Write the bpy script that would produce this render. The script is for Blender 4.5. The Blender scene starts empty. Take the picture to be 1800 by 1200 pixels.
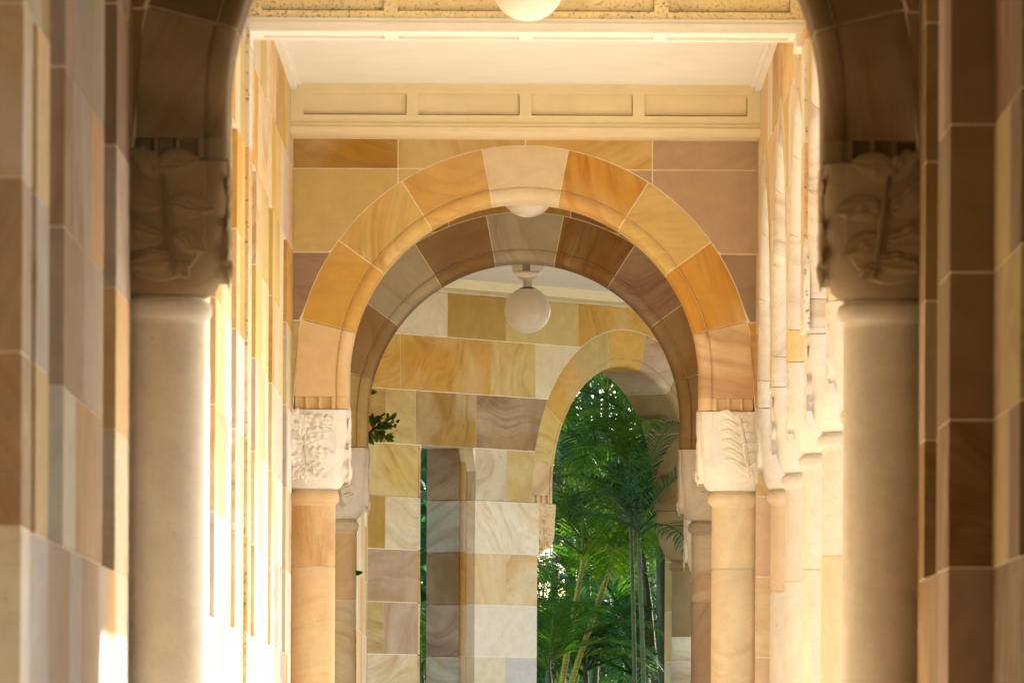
import bpy, math, random
from mathutils import Vector, Matrix
C = bpy.context.scene
col = C.collection
R = math.radians

# ------------------------------------------------------------------ camera
F = 15000.0                      # focal length in pixels of the 1800 px wide frame
ZC = 1.6
cd = bpy.data.cameras.new("camera")
cam = bpy.data.objects.new("camera", cd)
col.objects.link(cam)
cd.sensor_width = 36.0
cd.lens = F / 1800 * 36.0
cd.clip_start = 0.5
cd.clip_end = 3000
cd.shift_x = -18 / 1800.0
cd.shift_y = 745 / 1800.0
cam.location = (0, 0, ZC)
cam.rotation_euler = (Matrix.Rotation(R(90), 4, 'X') @ Matrix.Rotation(0.005, 4, 'Z')).to_euler()
cd.dof.use_dof = True
cd.dof.focus_distance = 63.0
cd.dof.aperture_fstop = 13.0
C.camera = cam

# ------------------------------------------------------------------ light
SUN_EL, SUN_AZ = R(21), R(47)     # azimuth clockwise from +Y (north)
w = bpy.data.worlds.new("World")
C.world = w
w.use_nodes = True
nt = w.node_tree
sky = nt.nodes.new('ShaderNodeTexSky')
sky.sky_type = 'NISHITA'
sky.sun_disc = False
sky.sun_elevation = SUN_EL
sky.sun_rotation = SUN_AZ
nt.links.new(sky.outputs[0], nt.nodes['Background'].inputs[0])
nt.nodes['Background'].inputs[1].default_value = 0.15
sd = bpy.data.lights.new("sun", 'SUN')
sd.energy = 3.3
sd.angle = R(0.5)
sd.color = (1.0, 0.965, 0.915)
sun = bpy.data.objects.new("sun", sd)
col.objects.link(sun)
dirv = Vector((math.sin(SUN_AZ) * math.cos(SUN_EL), math.cos(SUN_AZ) * math.cos(SUN_EL), math.sin(SUN_EL)))
sun.rotation_euler = dirv.to_track_quat('Z', 'Y').to_euler()
sun.location = (40, 30, 60)
C.view_settings.view_transform = 'Standard'
C.view_settings.look = 'None'
C.view_settings.exposure = 2.3
C.view_settings.gamma = 1.0
C.cycles.max_bounces = 10
C.cycles.diffuse_bounces = 7
C.cycles.use_denoising = True
try:
    C.cycles.denoiser = 'OPENIMAGEDENOISE'
except Exception:
    pass
C.cycles.sample_clamp_indirect = 10

# ------------------------------------------------------------------ materials
def new_mat(name):
    m = bpy.data.materials.new(name)
    m.use_nodes = True
    n = m.node_tree
    b = n.nodes['Principled BSDF']
    return m, n, b

def N(n, t, **kw):
    x = n.nodes.new(t)
    for k, v in kw.items():
        setattr(x, k, v)
    return x

def math_(n, op, a, b=None, clamp=False):
    x = N(n, 'ShaderNodeMath', operation=op, use_clamp=clamp)
    for i, v in enumerate((a, b)):
        if v is None: continue
        if isinstance(v, (int, float)): x.inputs[i].default_value = v
        else: n.links.new(v, x.inputs[i])
    return x.outputs[0]

def mix(n, mode, fac, a, b):
    x = N(n, 'ShaderNodeMix', data_type='RGBA', blend_type=mode)
    for s, v in ((x.inputs[0], fac), (x.inputs[6], a), (x.inputs[7], b)):
        if isinstance(v, (int, float)): s.default_value = v
        elif isinstance(v, tuple): s.default_value = v if len(v) == 4 else v + (1,)
        else: n.links.new(v, s)
    return x.outputs[2]

def ramp(n, fac, stops):
    x = N(n, 'ShaderNodeValToRGB')
    n.links.new(fac, x.inputs[0])
    e = x.color_ramp.elements
    while len(e) < len(stops): e.new(0.5)
    for i, (p, c) in enumerate(stops):
        e[i].position = p
        e[i].color = (c, c, c, 1) if isinstance(c, (int, float)) else c + (1,)
    return x.outputs[0]

def noise(n, vec, scale, detail=3, rough=0.55, dist=0.0):
    x = N(n, 'ShaderNodeTexNoise')
    x.inputs['Scale'].default_value = scale
    x.inputs['Detail'].default_value = detail
    x.inputs['Roughness'].default_value = rough
    x.inputs['Distortion'].default_value = dist
    n.links.new(vec, x.inputs['Vector'])
    return x.outputs['Fac']

def sandstone(name, rough_face=False):
    m, n, b = new_mat(name)
    ca = N(n, 'ShaderNodeAttribute', attribute_name='stone')
    ba = N(n, 'ShaderNodeAttribute', attribute_name='block')
    sep = N(n, 'ShaderNodeSeparateColor')
    n.links.new(ba.outputs['Color'], sep.inputs[0])
    seed, strg, ang = sep.outputs[0], sep.outputs[1], sep.outputs[2]
    tc = N(n, 'ShaderNodeTexCoord')
    off = N(n, 'ShaderNodeCombineXYZ')
    n.links.new(math_(n, 'MULTIPLY', seed, 37.0), off.inputs[0])
    n.links.new(math_(n, 'MULTIPLY', seed, 91.0), off.inputs[1])
    n.links.new(math_(n, 'MULTIPLY', seed, 53.0), off.inputs[2])
    add = N(n, 'ShaderNodeVectorMath', operation='ADD')
    n.links.new(tc.outputs['Object'], add.inputs[0])
    n.links.new(off.outputs[0], add.inputs[1])
    P = add.outputs[0]
    rot = N(n, 'ShaderNodeVectorRotate', rotation_type='AXIS_ANGLE')
    rot.inputs['Axis'].default_value = (0.25, 0.95, 0.1)
    n.links.new(P, rot.inputs['Vector'])
    n.links.new(math_(n, 'MULTIPLY', ang, 6.283), rot.inputs['Angle'])
    # slow warp so that the bedding lines curve
    wv = N(n, 'ShaderNodeTexNoise')
    wv.inputs['Scale'].default_value = 0.75
    wv.inputs['Detail'].default_value = 1.5
    n.links.new(rot.outputs[0], wv.inputs['Vector'])
    sc = N(n, 'ShaderNodeVectorMath', operation='SCALE')
    sc.inputs['Scale'].default_value = 1.15
    n.links.new(wv.outputs['Color'], sc.inputs[0])
    ad2 = N(n, 'ShaderNodeVectorMath', operation='ADD')
    n.links.new(rot.outputs[0], ad2.inputs[0])
    n.links.new(sc.outputs[0], ad2.inputs[1])
    mp = N(n, 'ShaderNodeMapping')
    mp.inputs['Scale'].default_value = (0.10, 0.10, 1.0)
    n.links.new(ad2.outputs[0], mp.inputs['Vector'])
    W = mp.outputs[0]
    broad = noise(n, W, 2.6, 2, 0.5)
    fine = noise(n, W, 26.0, 3, 0.6)
    patch = noise(n, P, 1.7, 2, 0.5, 0.6)
    fb = ramp(n, broad, [(0.36, 0.0), (0.47, 0.35), (0.52, 0.8), (0.545, 0.25), (0.70, 1.0)])
    fb2 = math_(n, 'MULTIPLY', ramp(n, fine, [(0.46, 0.0), (0.68, 1.0)]), ramp(n, noise(n, P, 1.3, 1, .5), [(0.35, 0.15), (0.65, 1.0)]))
    mauve = math_(n, 'GREATER_THAN', math_(n, 'FRACT', math_(n, 'MULTIPLY', seed, 7.31)), 0.66)
    tint = mix(n, 'MIX', mauve, (0.84, 0.64, 0.40), (0.66, 0.53, 0.48))
    c0 = ca.outputs['Color']
    # paler patches
    c0 = mix(n, 'MIX', math_(n, 'MULTIPLY', ramp(n, patch, [(0.42, 0.0), (0.66, 1.0)]), math_(n, 'MULTIPLY', strg, 0.45)), c0, (0.62, 0.50, 0.32))
    dark = mix(n, 'MULTIPLY', 1.0, c0, tint)
    f1 = math_(n, 'MULTIPLY', fb, math_(n, 'MULTIPLY', strg, 1.15), True)
    c1 = mix(n, 'MIX', f1, c0, dark)
    dark2 = mix(n, 'MULTIPLY', 1.0, c1, (0.74, 0.62, 0.50))
    f2 = math_(n, 'MULTIPLY', fb2, math_(n, 'MULTIPLY', strg, 1.0), True)
    c2 = mix(n, 'MIX', f2, c1, dark2)
    grain = noise(n, tc.outputs['Object'], 160.0, 2, 0.6)
    blot = noise(n, tc.outputs['Object'], 9.0, 4, 0.6)
    g = math_(n, 'ADD', math_(n, 'MULTIPLY', grain, 0.34), math_(n, 'ADD', math_(n, 'MULTIPLY', blot, 0.36), 0.66))
    gv = N(n, 'ShaderNodeCombineColor')
    for i in range(3): n.links.new(g, gv.inputs[i])
    c3 = mix(n, 'MULTIPLY', 1.0, c2, gv.outputs[0])
    st = ramp(n, noise(n, tc.outputs['Object'], 34.0, 2, .5, .4), [(0.765, 0.0), (0.80, 1.0)])
    c3 = mix(n, 'MIX', math_(n, 'MULTIPLY', st, .7), c3, (0.07, 0.045, 0.02))
    h = math_(n, 'ADD', math_(n, 'MULTIPLY', grain, 0.4), blot)
    if rough_face:
        pv = N(n, 'ShaderNodeTexVoronoi')
        pv.inputs['Scale'].default_value = 42.0
        n.links.new(tc.outputs['Object'], pv.inputs['Vector'])
        pit = ramp(n, pv.outputs['Distance'], [(0.12, 0.0), (0.3, 1.0)])
        c3 = mix(n, 'MULTIPLY', 1.0, c3, ramp(n, pv.outputs['Distance'], [(0.1, (0.42, 0.3, 0.2)), (0.28, (1, 1, 1))]))
        h = math_(n, 'ADD', h, math_(n, 'MULTIPLY', pit, 2.5))
    n.links.new(c3, b.inputs['Base Color'])
    b.inputs['Roughness'].default_value = 0.82
    b.inputs['Specular IOR Level'].default_value = 0.25
    bu = N(n, 'ShaderNodeBump')
    bu.inputs['Strength'].default_value = 0.6 if rough_face else 0.35
    bu.inputs['Distance'].default_value = 0.012 if rough_face else 0.004
    n.links.new(h, bu.inputs['Height'])
    n.links.new(bu.outputs[0], b.inputs['Normal'])
    return m

STONE = sandstone("banded_sandstone")
PITTED = sandstone("pitted_sandstone", True)

def plain(name, c, rough=0.6, var=0.12, scale=8.0, specks=0.0, bump=0.0):
    m, n, b = new_mat(name)
    tc = N(n, 'ShaderNodeTexCoord')
    f = noise(n, tc.outputs['Object'], scale, 4, 0.6)
    lo = tuple(x * (1 - var) for x in c); hi = tuple(min(1, x * (1 + var)) for x in c)
    cc = ramp(n, f, [(0.3, lo), (0.7, hi)])
    if specks:
        v = noise(n, tc.outputs['Object'], 75.0, 3, 0.7, 0.5)
        area = noise(n, tc.outputs['Object'], 2.2, 3, 0.6)
        # specks gather on the lower edge of the beam
        sx = N(n, 'ShaderNodeSeparateXYZ')
        n.links.new(tc.outputs['Object'], sx.inputs[0])
        low = ramp(n, math_(n, 'MULTIPLY', sx.outputs[2], 3.0), [(0.0, 1.0), (0.35, 0.9), (0.8, 0.0)])
        k = math_(n, 'MULTIPLY', low, math_(n, 'ADD', area, 0.1))
        th = math_(n, 'ADD', v, math_(n, 'MULTIPLY', k, 0.17))
        fac = ramp(n, th, [(0.672, 0.0), (0.71, 1.0)])
        cc = mix(n, 'MIX', math_(n, 'MULTIPLY', fac, specks), cc, (0.12, 0.09, 0.03))
        th2 = math_(n, 'ADD', noise(n, tc.outputs['Object'], 17.0, 3, 0.6), math_(n, 'MULTIPLY', k, 0.2))
        cc = mix(n, 'MIX', math_(n, 'MULTIPLY', ramp(n, th2, [(0.60, 0.0), (0.80, 1.0)]), 0.25), cc, (0.42, 0.33, 0.12))
    n.links.new(cc, b.inputs['Base Color'])
    b.inputs['Roughness'].default_value = rough
    if bump:
        bu = N(n, 'ShaderNodeBump')
        bu.inputs['Strength'].default_value = bump
        bu.inputs['Distance'].default_value = 0.01
        n.links.new(noise(n, tc.outputs['Object'], scale * 5, 4, 0.6), bu.inputs['Height'])
        n.links.new(bu.outputs[0], b.inputs['Normal'])
    return m

PAINT = plain("cream_paint", (0.70, 0.59, 0.35), 0.55, 0.05, 5.0)
PAINT_SPECK = plain("mildewed_cream_paint", (0.68, 0.56, 0.30), 0.6, 0.10, 5.0, 0.95)
CEIL = plain("white_ceiling_paint", (0.70, 0.66, 0.57), 0.6, 0.05, 3.0)
PAVE = plain("pale_paving", (0.68, 0.62, 0.53), 0.7, 0.10, 2.0)
GROUND = plain("pale_ground", (0.52, 0.46, 0.37), 0.8, 0.15, 0.4)
GRASS = plain("lawn", (0.07, 0.11, 0.03), 0.9, 0.3, 3.0)
ROOFM = plain("dark_roof", (0.20, 0.13, 0.10), 0.8, 0.2, 3.0)
DARKM = plain("dark_metal", (0.05, 0.035, 0.02), 0.4, 0.1, 9.0)
SHADOW_GRIME = plain('brown_shadow_grime', (0.16, 0.11, 0.04), 0.9, 0.5, 30.0)
FITTER = plain("aged_white_metal", (0.62, 0.57, 0.46), 0.4, 0.06, 20.0)

def globe_mat():
    m, n, b = new_mat("opal_glass")
    tc = N(n, 'ShaderNodeTexCoord')
    f = noise(n, tc.outputs['Object'], 6.0, 3, 0.6)
    n.links.new(ramp(n, f, [(0.3, (0.72, 0.65, 0.54)), (0.7, (0.80, 0.73, 0.62))]), b.inputs['Base Color'])
    b.inputs['Roughness'].default_value = 0.28
    b.inputs['Subsurface Weight'].default_value = 0.3
    b.inputs['Subsurface Radius'].default_value = (0.08, 0.07, 0.05)
    return m
GLOBE = globe_mat()

def leafmat(name, c1, c2, rough=0.38, trans=0.3):
    m, n, b = new_mat(name)
    at = N(n, 'ShaderNodeAttribute', attribute_name='stone')
    tc = N(n, 'ShaderNodeTexCoord')
    f = noise(n, tc.outputs['Object'], 3.0, 3, 0.6)
    cc = ramp(n, f, [(0.32, c1), (0.68, c2)])
    cc = mix(n, 'MULTIPLY', 1.0, cc, at.outputs['Color'])
    n.links.new(cc, b.inputs['Base Color'])
    b.inputs['Roughness'].default_value = rough
    tr = N(n, 'ShaderNodeBsdfTranslucent')
    n.links.new(mix(n, 'MULTIPLY', 1.0, cc, (1.3, 1.5, 0.6)), tr.inputs[0])
    ms = N(n, 'ShaderNodeMixShader')
    ms.inputs[0].default_value = trans
    n.links.new(b.outputs[0], ms.inputs[1]); n.links.new(tr.outputs[0], ms.inputs[2])
    n.links.new(ms.outputs[0], n.nodes['Material Output'].inputs[0])
    return m
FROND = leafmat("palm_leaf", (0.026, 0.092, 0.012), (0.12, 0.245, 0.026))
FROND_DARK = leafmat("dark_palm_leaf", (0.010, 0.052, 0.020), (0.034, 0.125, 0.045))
BUSHLEAF = leafmat("glossy_leaf", (0.07, 0.18, 0.04), (0.16, 0.32, 0.06), 0.3)

def ringed(name, c, dark, sc=9.0):
    m, n, b = new_mat(name)
    tc = N(n, 'ShaderNodeTexCoord')
    wv = N(n, 'ShaderNodeTexWave', wave_type='BANDS', bands_direction='Z', wave_profile='SAW')
    wv.inputs['Scale'].default_value = sc / 6.283 * 1.0
    wv.inputs['Distortion'].default_value = 0.6
    wv.inputs['Detail'].default_value = 2
    n.links.new(tc.outputs['Object'], wv.inputs['Vector'])
    f = ramp(n, wv.outputs['Fac'], [(0.0, 1.0), (0.10, 0.0), (0.92, 0.0), (1.0, 0.8)])
    pt = noise(n, tc.outputs['Object'], 7.0, 4, 0.65)
    base = ramp(n, pt, [(0.3, tuple(x * 0.62 for x in c)), (0.7, c)])
    n.links.new(mix(n, 'MIX', f, base, dark), b.inputs['Base Color'])
    b.inputs['Roughness'].default_value = 0.55
    return m
CANE = ringed("yellow_green_cane", (0.46, 0.44, 0.035), (0.12, 0.08, 0.015), 60.0)
CANE_G = ringed("green_cane", (0.07, 0.10, 0.02), (0.03, 0.03, 0.015), 55.0)
PALE = ringed("pale_trunk", (0.20, 0.19, 0.165), (0.06, 0.05, 0.04), 34.0)
BARKF = plain("brown_floor", (0.16, 0.12, 0.08), 0.7, 0.2, 3.0)
PAVE_D = plain("low_bounce_paving", (0.40, 0.35, 0.28), 0.7, 0.12, 2.0)  # unseen near floor, kept darker to cut bounced light
PAVE_F = plain("far_bay_paving", (0.60, 0.53, 0.42), 0.7, 0.12, 2.0)
BARK = plain("brown_bark", (0.09, 0.06, 0.035), 0.9, 0.3, 12.0)

# ------------------------------------------------------------------ mesh helpers
class MB:
    def __init__(s):
        s.v = []; s.f = []; s.c = []; s.b = []; s.sm = []
    def face(s, pts, c=(.5, .5, .5), b=(0, 0, 0), smooth=False):
        i = len(s.v); s.v += [tuple(p) for p in pts]
        s.f.append(tuple(range(i, i + len(pts)))); s.c.append(c); s.b.append(b); s.sm.append(smooth)
    def mesh(s, verts, faces, c=(.5, .5, .5), b=(0, 0, 0), smooth=False):
        i = len(s.v); s.v += [tuple(p) for p in verts]
        for f in faces:
            s.f.append(tuple(k + i for k in f)); s.c.append(c); s.b.append(b); s.sm.append(smooth)
    def box(s, a, bb, c=(.5, .5, .5), b=(0, 0, 0), M=None):
        (x0, y0, z0), (x1, y1, z1) = a, bb
        vs = [(x0, y0, z0), (x1, y0, z0), (x1, y1, z0), (x0, y1, z0), (x0, y0, z1), (x1, y0, z1), (x1, y1, z1), (x0, y1, z1)]
        if M: vs = [M(*p) for p in vs]
        s.mesh(vs, [(3, 2, 1, 0), (4, 5, 6, 7), (0, 1, 5, 4), (1, 2, 6, 5), (2, 3, 7, 6), (3, 0, 4, 7)], c, b)
    def prism(s, poly, d0, d1, c, b, M):
        n = len(poly)
        vs = [M(x, d0, z) for x, z in poly] + [M(x, d1, z) for x, z in poly]
        fs = [tuple(range(n)), tuple(range(2 * n - 1, n - 1, -1))] + [(i, i + n, (i + 1) % n + n, (i + 1) % n) for i in range(n)]
        s.mesh(vs, fs, c, b)
    def build(s, name, m, parent=None, flip=True, sharp=None, loc=None):
        me = bpy.data.meshes.new(name)
        vs = s.v
        if loc is not None:
            vs = [(x - loc[0], y - loc[1], z - loc[2]) for x, y, z in vs]
        me.from_pydata(vs, [], s.f)
        me.materials.append(m)
        for an, dat in (('stone', s.c), ('block', s.b)):
            a = me.attributes.new(an, 'FLOAT_COLOR', 'FACE')
            a.data.foreach_set('color', [x for t in dat for x in (t[0], t[1], t[2], 1.0)])
        me.polygons.foreach_set('use_smooth', s.sm)
        me.update()
        if flip:
            import bmesh
            bm = bmesh.new(); bm.from_mesh(me)
            bmesh.ops.recalc_face_normals(bm, faces=bm.faces)
            bm.to_mesh(me); bm.free()
        if sharp: me.set_sharp_from_angle(angle=R(sharp))
        o = bpy.data.objects.new(name, me)
        col.objects.link(o)
        if loc is not None: o.location = loc
        if parent is not None:
            o.parent = parent
            if loc is None:
                o.location = tuple(-x for x in parent.location)
                # meshes are written in world coordinates; parents carry no rotation
            else:
                o.location = tuple(a - b2 for a, b2 in zip(loc, parent.matrix_basis.translation))
        return o

def worldloc(o):
    v = Vector(o.location); p = o.parent
    while p: v += Vector(p.location); p = p.parent
    return v

def fix_child(o, parent):
    """parent o (a mesh in world coordinates at its own location) under parent, keeping its place"""
    wl = worldloc(o)
    o.parent = parent
    o.location = wl - worldloc(parent)

def thing(name, label, cat, loc=(0, 0, 0), group=None):
    o = bpy.data.objects.new(name, None)
    o.empty_display_size = 0.3
    col.objects.link(o); o.location = loc
    o['label'] = label; o['category'] = cat
    if group: o['group'] = group
    return o

def part(name, mb, m, parent, sharp=None, flip=True, label=None):
    o = mb.build(name, m, None, flip, sharp)
    fix_child(o, parent)
    if label: o['label'] = label
    return o

# ------------------------------------------------------------------ stone colours (albedo)
CREAM = (.62, .52, .34); TAN = (.50, .37, .14); ORANGE = (.54, .31, .060); RUST = (.38, .23, .045)
MAUVE = (.42, .30, .20); PURPLE = (.28, .19, .12); GREY = (.40, .37, .29); BROWN = (.25, .155, .06)
PALEC = (.68, .62, .49); PEACH = (.64, .45, .23); YELL = (.56, .40, .13); LAV = (.51, .45, .40)
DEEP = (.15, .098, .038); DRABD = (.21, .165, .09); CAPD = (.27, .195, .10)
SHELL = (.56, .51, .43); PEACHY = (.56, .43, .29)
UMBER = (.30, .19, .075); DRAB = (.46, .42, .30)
WHITE = (.72, .68, .59); MORTAR = (.74, .64, .45)
PAL = [CREAM, TAN, ORANGE, RUST, MAUVE, PEACH, YELL, PALEC, LAV, CREAM, PEACH, TAN, PURPLE]
rng = random.Random(5)
def blk(r=rng, s=None): return (r.random(), (0.12 + 0.88 * r.random() ** 1.25) if s is None else s, r.choice((0, .03, .97, .22, .28, r.random())))
G = 0.0035      # half joint
D3 = 0.0025     # joint depth

COURSES = [-0.2, 0.35, 0.823, 1.295, 1.768, 2.24, 2.712, 3.184, 3.656, 4.128, 4.6, 5.09, 5.6]

def ashlar(mb, M, s0, s1, d0, d1, courses, holes=(), seed=0, colors=None, fixed=None, lens=(0.55, 1.15), low=None):
    """wall of stone blocks; M(s,d,z)->world; holes = (sa,sb,za,zb); fixed: {course: [(s_end, colour), ...]}"""
    r = random.Random(seed)
    pal = colors or PAL
    last = None
    for i in range(len(courses) - 1):
        z0, z1 = courses[i], courses[i + 1]
        pal = low if (low and z1 < 3.7) else (colors or PAL)
        spans = [(s0, s1)]
        for (a, b, za, zb) in holes:
            if za < z1 - .02 and zb > z0 + .02:
                ns = []
                for (p, q) in spans:
                    if b <= p or a >= q: ns.append((p, q))
                    else:
                        if a > p + .01: ns.append((p, a))
                        if b < q - .01: ns.append((b, q))
                spans = ns
        for (p, q) in spans:
            mb.box((p + D3, d0 + D3, z0), (q - D3, d1 - D3, z1), MORTAR, (0, 0, 0), M)
            cuts = [p]
            cs = []
            if fixed and i in fixed:
                for (e, c) in fixed[i]:
                    if e > p + .02 and cuts[-1] < q:
                        cuts.append(min(e, q)); cs.append(c)
                if cuts[-1] < q: cuts.append(q); cs.append(r.choice(pal))
            else:
                x = p + r.uniform(*lens) * r.choice((.5, 1, 1))
                while x < q - 0.3:
                    cuts.append(x); x += r.uniform(*lens)
                cuts.append(q)
                for _ in cuts[1:]:
                    c = r.choice(pal)
                    while c == last: c = r.choice(pal)
                    last = c; cs.append(c)
            for a, b, c in zip(cuts[:-1], cuts[1:], cs):
                if b - a < .02: continue
                ga = 0 if a == p else G
                gb = 0 if b == q else G
                mb.box((a + ga, d0, z0 + G), (b - gb, d1, z1 - G), c, blk(r), M)

# ------------------------------------------------------------------ arches
def arch_profile(ri, re, T):
    """closed loop (radius, depth) from the outer front corner round the opening to the outer back corner"""
    L = [(re, 0.0), (ri + .082, 0.0), (ri + .078, .009), (ri + .073, .009), (ri + .069, 0.0), (ri + .060, -.003)]
    for k in range(1, 9):
        a = k / 8 * math.pi / 2
        L.append((ri + .056 - .056 * math.sin(a), .050 - .053 * math.cos(a)))
    for k in range(0, 6):
        a = k / 6 * math.pi / 2
        L.append((ri + .044 - .044 * math.cos(a), T - .044 + .044 * math.sin(a)))
    L += [(ri + .044, T), (re, T)]
    return L

def sweep(mb, M, prof, stations, c, b):
    """stations: functions r -> (s,z)"""
    n = len(prof)
    vs = []
    for st in stations:
        for (r_, d) in prof:
            s, z = st(r_)
            vs.append(M(s, d, z))
    fs = []
    m = len(stations)
    for k in range(m - 1):
        for i in range(n):
            j = (i + 1) % n
            fs.append((k * n + i, k * n + j, (k + 1) * n + j, (k + 1) * n + i))
    mb.mesh(vs, fs, c, b, True)
    mb.mesh(vs[:n], [tuple(range(n))], c, b)
    mb.mesh(vs[-n:], [tuple(range(n))], c, b)

def arch_ring(mb, M, sc, zc, zs, ri, re, T, joints, cols, seed, smax=None, ledge=0.075):
    """joints: sorted angles from the crown (deg) of the right half, mirrored; leg blocks go down to zs"""
    r = random.Random(seed)
    prof = arch_profile(ri, re, T)
    profm = [(a + (D3 if a < (ri + re) / 2 else -D3), d + D3 * 1.3 if d < T / 2 else d - D3 * 1.3) for a, d in prof]
    def ang(t): return lambda q: (sc + q * math.sin(t), zc + q * math.cos(t))
    def leg(sgn, z): return lambda q: (sc + sgn * q, z)
    th = [-math.radians(a) for a in reversed(joints)] + [math.radians(a) for a in joints]
    for i in range(len(th) - 1):
        g = G / ((ri + re) / 2)
        a0, a1 = th[i] + g, th[i + 1] - g
        k = max(3, int((a1 - a0) / 0.05))
        sweep(mb, M, prof, [ang(a0 + (a1 - a0) * t / k) for t in range(k + 1)], cols[i % len(cols)], blk(r))
    # mortar core
    k = 60
    a0, a1 = th[0], th[-1]
    sweep(mb, M, profm, [ang(a0 + (a1 - a0) * t / k) for t in range(k + 1)], MORTAR, (0, 0, 0))
    # springer blocks
    for sgn, cidx in ((-1, -2), (1, -1)):
        aj = math.radians(joints[-1]) + G / ((ri + re) / 2)
        st = [ang(sgn * (aj + (math.pi / 2 - aj) * t / 6)) for t in range(7)]
        zl = zs + ledge
        st.append(leg(sgn, zl))
        c = cols[cidx]; b = blk(r)
        if zc > zl + .01: sweep(mb, M, prof, st, c, b)
        else: zl = zc
        # flute band between springer and capital: set-back panel, thin bars, solid end by the opening
        b2 = blk(r, .2)
        z0 = zs + .004
        if zl - z0 > .02:
            s_in, s_out = ri + .10, re
            wd = s_out - s_in
            inner = [(q, d) for q, d in prof]
            low = [(s_in, 0.0)] + inner[1:-1] + [(s_in, T)]
            sweep(mb, M, low, [leg(sgn, zl - .001), leg(sgn, z0)], c, b2)
            cells = 3
            bar = .013
            cw = (wd - bar * (cells - 1)) / cells
            A = lambda q, d, z: M(sc + sgn * q, d, z)
            for i in range(cells):
                q0 = s_in + i * (cw + bar)
                # scooped flute: concave in plan
                m_ = 8
                pts = [(q0 + cw * t / m_, .022 + .014 * math.sin(math.pi * t / m_)) for t in range(m_ + 1)]
                vs = [A(q, d, zl - .001) for q, d in pts] + [A(q, d, z0) for q, d in pts]
                mb.mesh(vs, [(t, t + 1, t + 2 + m_, t + 1 + m_) for t in range(m_)], c, b2, True)
                if i < cells - 1:
                    mb.box((q0 + cw, .004, z0), (q0 + cw + bar, T - .02, zl - .001), c, b2, A)
            mb.box((s_in, .03, z0), (s_out, T, zl - .001), c, b2, A)

def spandrel(mb, M, s0, s1, sc, zc, re, z0, z1, T, c, b, zfloor=None):
    """a block with the arch circle cut away"""
    a, e = s0 + G, s1 - G
    zb, zt = z0 + G, z1 - G
    rr = re + .006
    def arc(s):
        q = rr * rr - (s - sc) ** 2
        return zc + math.sqrt(q) if q > 0 else -1e9
    n = max(24, int((e - a) / .035))
    xs = [a + (e - a) * i / n for i in range(n + 1)]
    low = [(x, max(zb, arc(x))) for x in xs]
    run = []
    for (x, z) in low + [(None, 1e9)]:
        if z < zt - .003: run.append((x, z))
        else:
            if len(run) > 1:
                # extend the run to where the circle meets the top
                x0, x1 = run[0][0], run[-1][0]
                dz = zt - zc
                if dz < rr and dz > 0:
                    hx = math.sqrt(rr * rr - dz * dz)
                    if x0 > a + 1e-6: run.insert(0, (sc + hx, zt - .0005))
                    if x1 < e - 1e-6: run.append((sc - hx, zt - .0005))
                poly = run + [(run[-1][0], zt), (run[0][0], zt)]
                # drop duplicates
                P = []
                for p in poly:
                    if not P or abs(p[0] - P[-1][0]) + abs(p[1] - P[-1][1]) > 1e-4: P.append(p)
                # strips
                m_ = len(run)
                for k in range(m_ - 1):
                    (xa, za), (xb, zb_) = run[k], run[k + 1]
                    if xb - xa < 1e-5: continue
                    mb.mesh([M(xa, 0, za), M(xb, 0, zb_), M(xb, 0, zt), M(xa, 0, zt), M(xa, T, za), M(xb, T, zb_), M(xb, T, zt), M(xa, T, zt)],
                            [(0, 1, 2, 3), (7, 6, 5, 4), (0, 4, 5, 1), (3, 2, 6, 7)], c, b)
                (xa, za), (xb, zb_) = run[0], run[-1]
                mb.mesh([M(xa, 0, za), M(xa, 0, zt), M(xa, T, zt), M(xa, T, za)], [(0, 1, 2, 3)], c, b)
                mb.mesh([M(xb, 0, zb_), M(xb, 0, zt), M(xb, T, zt), M(xb, T, zb_)], [(0, 1, 2, 3)], c, b)
            run = []

def lathe(mb, cx, cy, prof, c, b, n=48, smooth=True, M=None):
    vs = []
    for (r_, z) in prof:
        for k in range(n):
            a = 2 * math.pi * k / n
            p = (cx + r_ * math.cos(a), cy + r_ * math.sin(a), z)
            vs.append(p if M is None else M(*p))
    fs = []
    for i in range(len(prof) - 1):
        for k in range(n):
            j = (k + 1) % n
            fs.append((i * n + k, i * n + j, (i + 1) * n + j, (i + 1) * n + k))
    mb.mesh(vs, fs, c, b, smooth)

def shaft(mb, cx, cy, r, ztop, cols, joints, seed, ring_c, M=None, st=None):
    """column shaft of stacked drums and a rounded ring at its top"""
    r_ = random.Random(seed)
    ring_h = .085
    zs = [-0.3] + joints + [ztop - ring_h - .012]
    for i in range(len(zs) - 1):
        taper0 = r * (1.015 - .005 * zs[i]); taper1 = r * (1.015 - .005 * zs[i + 1])
        lathe(mb, cx, cy, [(taper0, zs[i] + (0 if i == 0 else G)), (taper1, zs[i + 1] - (0 if i == len(zs) - 2 else G))], cols[i % len(cols)], blk(r_, st), M=M)
    lathe(mb, cx, cy, [(r - .004, zs[0]), (r - .006, zs[-1])], MORTAR, (0, 0, 0), M=M)
    zt = zs[-1]
    pr = [(r * 1.0, zt), (r * 1.005, zt + .006), (r + .006, zt + .016)]
    for k in range(9):
        a = -math.pi / 2 + math.pi * k / 8
        pr.append((r + .004 + .020 * math.cos(a), zt + .050 + .034 * math.sin(a)))
    pr += [(r - .002, ztop - .002), (0.001, ztop - .002)]
    lathe(mb, cx, cy, pr, ring_c, blk(r_, .15), M=M)

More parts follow.
